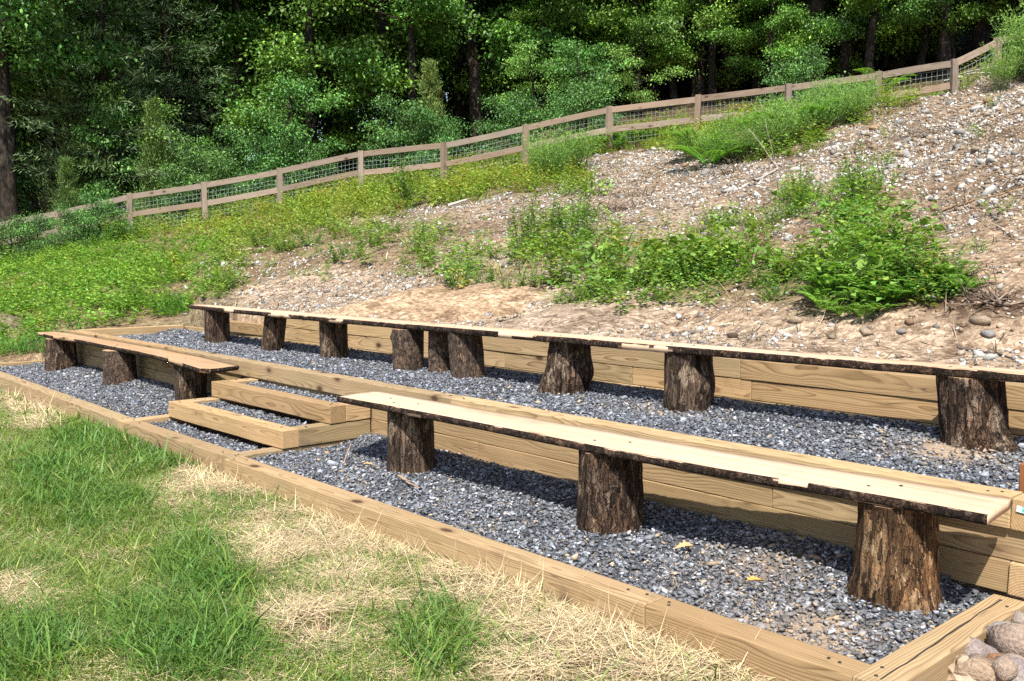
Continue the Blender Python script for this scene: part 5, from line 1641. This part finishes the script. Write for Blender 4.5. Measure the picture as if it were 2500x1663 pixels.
# front row, each one told apart in the photograph
tree('tall', 50, 31.5, 1.05, 'tall grey trunked tree at the left edge with yellow green sprays')
tree('ash', 120, 35.5, 1.05, 'yellow green leaved tree at the top left corner')
tree('pine', 255, 31.8, 1.05, 'grey olive pine with drooping tiers at left')
tree('pine', 430, 34.0, 1.0, 'second olive pine, right of the first and farther back')
tree('cedar_big', 180, 32.0, .80, 'dark narrow cedar behind the left end of the fence')
tree('cedar_big', 300, 32.5, .68, 'olive cedar between the pines and the round cedar bush')
tree('cedar', 385, 30.2, .74, 'round topped bright olive cedar bush just behind the fence at left')
tree('pale', 370, 31.5, .85, 'pale silvery green sapling behind the round cedar bush')
tree('sapling', 470, 31.0, .62, 'low pale leafed sapling right of the cedar bush')
tree('cedar', 170, 29.9, .55, 'small cedar in the brush at the far left of the fence')
tree('maple', 760, 32.5, 1.00, 'big bright green maple like tree left of centre, leafy to the ground')
tree('oak', 935, 33.0, 1.00, 'broad leaved oak beside the big bright tree, left of the dead snag')
tree('dead', 1030, 31.5, 1.0, 'dead snag with pale twisted branches at the centre')
tree('cedar', 1050, 30.0, .70, 'sparse small cedar behind the fence at the centre')
tree('oak', 1165, 33.0, 1.02, 'dense dark green oak right of the dead snag')
tree('ash', 1330, 33.5, 1.05, 'fresh green broadleaf tree right of centre')
tree('pale', 1310, 29.8, .62, 'yellow green spreading sapling above the fence at centre right')
tree('maple', 1480, 35.0, 1.0, 'layered maple like tree behind the middle of the fence')
tree('pale', 1560, 31.0, .60, 'low yellowish sapling behind the fence, right of the spreading one')
tree('stem', 1775, 33.0, .8, 'bare grey stem with hanging dead twigs right of centre')
tree('stem', 1965, 31.0, 1.25, 'thick dark trunk standing behind the fence at right')
tree('ash', 1880, 30.2, .55, 'small tree with a bright leafy bough in front of the thick dark trunk', None, .5)
tree('stem', 2360, 33.0, .75, 'dark straight trunk near the upper right corner')
tree('tall', 2080, 34.0, 1.0, 'shaded broadleaf tree right of the thick dark trunk')
tree('oak', 2290, 36.5, 1.0, 'shaded oak above the fence corner at upper right')
tree('ash', 1660, 36.5, 1.0, 'shaded leafy tree between the grey stem and the maple like tree')
tree('tall', 560, 36.5, 1.0, 'dark tall tree in the shadowed gap left of the big bright tree')
tree('stem', 600, 35.0, .75, 'forked dark stem in the shadowed gap left of centre')
tree('shrub', 620, 31.0, .95, 'feathery bluish shrub behind the fence left of the big bright tree')
tree('oak', 2480, 32.5, 1.0, 'broadleaf tree cut by the right picture edge')
tree('tall', -80, 33.0, 1.0, 'broadleaf tree just beyond the left picture edge')
for k, (u, dd) in enumerate(((2250, 37), (540, 36))):
    tree('canopy', u, dd, random.uniform(.95, 1.1), 'tall canopy tree whose trunk rises behind the fence and whose crown is out of the picture', 'tall canopy trees')
tree('oak', 1700, 32.5, .95, 'shaded oak between the grey stem and the bright bough')
tree('maple', 1840, 34.5, 1.0, 'dark leafy tree behind the bright bough')
tree('oak', 2170, 33.8, .95, 'dark oak between the thick trunk and the upper right corner')
tree('maple', 2050, 31.8, .85, 'mid green leafy tree just right of the thick dark trunk')
tree('oak', 2290, 31.5, .85, 'leafy oak close behind the fence at upper right')
tree('maple', 1590, 33.5, .95, 'leafy tree filling the gap behind the middle of the fence')
tree('ash', 2420, 34.0, 1.0, 'dark leafy tree at the upper right corner behind the fence')
for u_, o_, s_, l_ in ((95, -.9, .46, 'leafy grey green shrub in front of the fence at the far left'), (190, -1.1, .44, 'dark round shrub hiding the fence between the first posts'), (255, -.9, .50, 'bright leafy shrub hiding the lower rail beside the third post'), (20, -.8, .5, 'shrub at the left picture edge in front of the fence')):
    tree('shrub', u_, float(np.interp(u_, _U, _DF)) + o_, s_, l_)
for k in range(13):
    u_ = 1380 + k * 92 + random.uniform(-25, 25)
    tree(['ash', 'maple', 'oak'][k % 3], u_, float(np.interp(u_, _U, _DF)) + random.uniform(6.0, 9.5), random.uniform(.52, .72), 'half grown leafy tree in the row behind the right part of the fence', 'half grown trees behind the fence')
# the brush line behind the fence
rg = np.random.default_rng(99)
for k in range(18):
    u = rg.uniform(-60, 2520); d0 = float(np.interp(u, _U, _DF))
    if u > 1350 and rg.random() < .6: continue
    tree('shrub' if rg.random() < .65 else 'sapling', u, d0 + rg.uniform(1.4, 4.5), rg.uniform(.55, .95) * (.8 if u > 1200 else 1.0), 'leafy undergrowth shrub at the edge of the wood behind the fence', 'undergrowth along the fence')
# trees deeper in the wood
for row, (d0, n_, sp) in enumerate(((38, 15, 0), (45, 16, .5), (53, 17, .2), (62, 18, .6), (73, 18, .1))):
    for k in range(n_):
        u = -150 + (k + sp + rg.uniform(-.3, .3)) * 2800 / n_
        kd = ['tall', 'oak', 'maple', 'tall', 'ash'][int(rg.integers(0, 5))]
        if kd == 'tall' and (u > 1300 or row == 0): kd = 'oak' if rg.random() < .5 else 'maple'
        tree(kd, u, d0 + rg.uniform(-2.5, 2.5), rg.uniform(.95, 1.25), 'shaded broadleaf tree deep in the wood behind the front row', 'trees deep in the wood')
for k in range(9):
    u = -100 + k * 290 + rg.uniform(-60, 60)
    tree('stem', u, rg.uniform(35, 44), rg.uniform(.55, .9), 'thin dark bare trunk inside the wood', 'bare trunks inside the wood')
for k in range(40):
    u = -80 + k * 66 + rg.uniform(-40, 40)
    tree('sapling', u, rg.uniform(34, 50), rg.uniform(.9, 1.9), 'understorey sapling inside the wood', 'saplings inside the wood')

# ------------------------------------------------------------------ lawn: grass and straw
rng = np.random.default_rng(123)
# straw and lush patches, read from the photograph (pixel centre, radii)
STRAW = [(640, 1175, 220, 40), (900, 1290, 230, 70), (1180, 1420, 260, 90), (1450, 1530, 260, 110), (1650, 1610, 280, 90), (640, 1365, 90, 45), (740, 1530, 110, 60), (60, 985, 150, 35),
         (95, 1036, 60, 18), (40, 1450, 90, 60), (1300, 1620, 150, 60), (850, 1400, 120, 35)]
LUSH = [(330, 1085, 170, 60), (200, 1200, 150, 90), (440, 1540, 150, 130), (1070, 1570, 100, 95), (500, 1410, 110, 70), (60, 1600, 120, 80)]


def field(uv, E, x=None, y=None):
    c = np.zeros(len(uv))
    nn = 0.0 if x is None else 2.6 * (fbm(x * 3.1, y * 3.1, 7, 4, 211) - .5)
    for ex, ey, rx, ry in E:
        c = np.maximum(c, sst(1.9, 0.1, ((uv[:, 0] - ex) / rx) ** 2 + ((uv[:, 1] - ey) / ry) ** 2 + nn))
    return c


def lawn_points(n, power):
    out = []
    tot = 0
    while tot < n:
        m = 400000
        x = rng.uniform(-14, 3.9, m); y = rng.uniform(-4.6, 0.03, m)
        ok = (y < -0.005 - 0.03 * (x > -2.03) * (x < 2.9)) | (x < -9.65)
        d = np.hypot(x - CAM[0], y - CAM[1])
        ok &= (d > 2.6) & (rng.random(m) < np.clip((4.5 / d) ** power, 0, 1))
        z = height(x, y)
        uv, dz = project(np.stack([x, y, z], 1))
        ok &= (dz > 0) & (uv[:, 0] > -250) & (uv[:, 0] < 2700) & (uv[:, 1] < 1850)
        x, y, z, uv, d = x[ok], y[ok], z[ok], uv[ok], d[ok]
        out.append((x, y, z, uv, d)); tot += len(x)
    return [np.concatenate([o[k] for o in out])[:n] for k in range(5)]


x, y, z, uv, d = lawn_points(260000, 1.0)
st, lu = field(uv, STRAW, x, y), field(uv, LUSH, y, x)
nz = fbm(x * 2.4 + .6 * y, y * 2.4, 0, 4, 201)
nh = fbm(x * 7, y * 7, 1, 3, 215)
dens = np.clip(.62 + .35 * sst(.40, .60, nz) + .9 * (nh - .5) - .55 * st - .28 * sst(-1.25, -.25, y) * sst(-4.5, -1.5, x) + .25 * lu, .05, 1)
keep = rng.random(len(x)) < dens * .85
x, y, z, uv, d, lu, st = x[keep], y[keep], z[keep], uv[keep], d[keep], lu[keep], st[keep]
n = len(x)
a = rng.uniform(0, 6.28, n) + 1.5 * (fbm(x * 1.5, y * 1.5, 3, 2, 203) - .5)
lean = rng.uniform(.15, .95, n)
D = np.stack([np.cos(a) * lean, np.sin(a) * lean, np.ones(n)], 1)
longb = (rng.random(n) < .055 * (.3 + lu))
L = (.048 + .040 * lu * rng.random(n) + .03 * rng.random(n) + .09 * longb) * np.exp(rng.normal(0, .28, n))
Wd = (.0040 + .0020 * lu + .0025 * longb) * rng.uniform(.7, 1.3, n) * np.clip(d / 5.5, 1, 1.9)
mixl = np.clip(lu * .7 + .5 * sst(.45, .65, fbm(x * 3.3, y * 3.3, 9, 3, 219)) + rng.normal(0, .25, n), 0, 1)[:, None]
base = np.array([[.085, .168, .029]]) * mixl + np.array([[.155, .218, .042]]) * (1 - mixl)
col = base * np.exp(rng.normal(0, .25, (n, 1))) * (1 + np.clip(rng.normal(.05, .25, (n, 1)), -.3, .8) * np.array([[.8, .25, .1]]))
V, F, C = blades(np.stack([x, y, z - .005], 1), D, L, Wd, rng.uniform(.1, .9, n), col, rng, 2)
tag(obj('grass', np_mesh('grass', V, F, MT['grass'], C)), 'uneven new grass of the lawn in the foreground', 'grass', None, 'stuff')

x, y, z, uv, d = lawn_points(190000, 1.0)
st, lu = field(uv, STRAW, x, y), field(uv, LUSH, y, x)
nz = fbm(x * 2.4, y * 2.4, 0, 3, 201); nf = fbm(x * 5, y * 5, 2, 2, 207)
band = sst(-1.25, -.25, y + .25 * (nz - .5)) * sst(-4.5, -1.5, x)
dens = np.clip(.16 + .60 * st + .42 * band + .30 * sst(.58, .42, nz) - .22 * lu * (1 - st), .06, 1) * sst(.16, .56, nf)
keep = rng.random(len(x)) < dens * .80
x, y, z, uv, d, st = x[keep], y[keep], z[keep], uv[keep], d[keep], st[keep]
pile = field(uv, [(640, 1365, 85, 40), (740, 1535, 100, 50), (1500, 1560, 220, 70), (1250, 1440, 180, 40), (1720, 1640, 160, 40)])
n = len(x)
a = rng.uniform(0, 6.28, n); tilt = np.abs(rng.normal(0, .09 + .10 * pile, n))
D = np.stack([np.cos(a), np.sin(a), tilt], 1)
L = rng.uniform(.05, .21, n) * np.clip(.8 + .35 * st, 0, 1.3); Wd = rng.uniform(.0020, .0042, n) * np.clip(d / 5.5, 1, 1.8)
zz = z + rng.uniform(.0, .022, n) + pile * rng.random(n) * .022 + st * rng.random(n) * .008
near_wall = (y > -.30) & (rng.random(n) < .05)
D[near_wall, 2] += rng.uniform(.5, 1.6, near_wall.sum())
col = np.array([[.50, .39, .225]]) * np.exp(rng.normal(0, .22, (n, 1))) * (1 + rng.normal(0, .06, (n, 3)))
V, F, C = blades(np.stack([x, y, zz], 1), D, L, Wd, rng.normal(0, .12, n), col, rng, 2)
tag(obj('straw', np_mesh('straw', V, F, MT['dry'], C)), 'loose dry straw strewn over the lawn and banked against the border', 'straw', None, 'stuff')

# stray straw on the gravel and step treads
n = 520
x = rng.uniform(-8.5, 2.6, n); y = .12 + np.abs(rng.normal(0, .28, n)); ok = (y < 1.1) & ((x > -2.0) | (x < -4.15))
x, y = x[ok], y[ok]; n = len(x); a = rng.uniform(0, 6.28, n)
P = np.stack([x, y, bed_low(x, y) + .014], 1)
V, F, C = blades(P, np.stack([np.cos(a), np.sin(a), np.abs(rng.normal(0, .08, n))], 1), rng.uniform(.03, .13, n), rng.uniform(.002, .0045, n), rng.normal(0, .1, n), np.array([[.34, .26, .15]]) * np.exp(rng.normal(0, .25, (n, 1))), rng, 2)
tag(obj('straw', np_mesh('straw', V, F, MT['dry'], C)), 'stray straws blown onto the gravel of the lower terrace', 'straw', None, 'stuff')


# ------------------------------------------------------------------ labels that single out one of a row
ORD = ('first second third fourth fifth sixth seventh eighth ninth tenth eleventh twelfth thirteenth fourteenth fifteenth sixteenth seventeenth eighteenth nineteenth twentieth').split()
ORD += ['twenty-' + w for w in ORD[:9]] + ['thirtieth'] + ['thirty-' + w for w in ORD[:9]] + ['fortieth']


def number_off(group, phrase):
    os_ = [o for o in scene.objects if o.parent is None and o.get('group') == group]
    os_.sort(key=lambda o: project(np.array(o.location))[0][0])
    for k, o in enumerate(os_[:len(ORD)]):
        o['label'] = phrase % ORD[k]


number_off('undergrowth along the fence', '%s leafy shrub from the left along the wood edge just behind the fence')
number_off('saplings inside the wood', '%s understorey sapling from the left, inside the shaded wood')
number_off('bare trunks inside the wood', '%s thin dark bare trunk from the left, inside the wood')
number_off('feathery thicket on the upper slope', '%s plume like green weed from the left in the thicket below the fence')
number_off('ferns in the upper thicket', '%s arching fern from the left among the feathery weeds below the fence')
number_off('feathery clump in the middle of the slope', '%s feathery weed from the left in the clump at mid slope')
number_off('ferns along the fence foot', '%s yellow green fern from the left in the row at the fence foot')
number_off('ferns in the clump above the upper bench', '%s bright fern from the left in the big clump above the upper bench')
number_off('vines above the fern clump', '%s broad leaved vine from the left above the big fern clump')
number_off('low bushes in the green belt', '%s low leafy bush from the left in the green belt behind the bench')
number_off('tall weeds scattered on the slope', '%s tall leafy weed from the left standing on the bare slope')
number_off('small clumps on the lower slope', '%s small leafy clump from the left on the lower slope')
number_off('leafy clumps left of centre', '%s leafy clump from the left in the weeds left of centre')
number_off('grass clumps at the left end', '%s lush clump of long grass from the left beside the terrace ends')
number_off('shrubs in the fence at left', '%s dark leafy shrub from the left growing through the fence')
number_off('small rocks low in the heap', '%s small brownish rock from the left, low in the heap by the border')
number_off('tall canopy trees', '%s tall canopy tree trunk from the left, its crown above the picture')
number_off('bushes in the fern clump', '%s bright leafy bush from the left among the ferns at right')
number_off('half grown trees behind the fence', '%s half grown leafy tree from the left behind the right part of the fence')
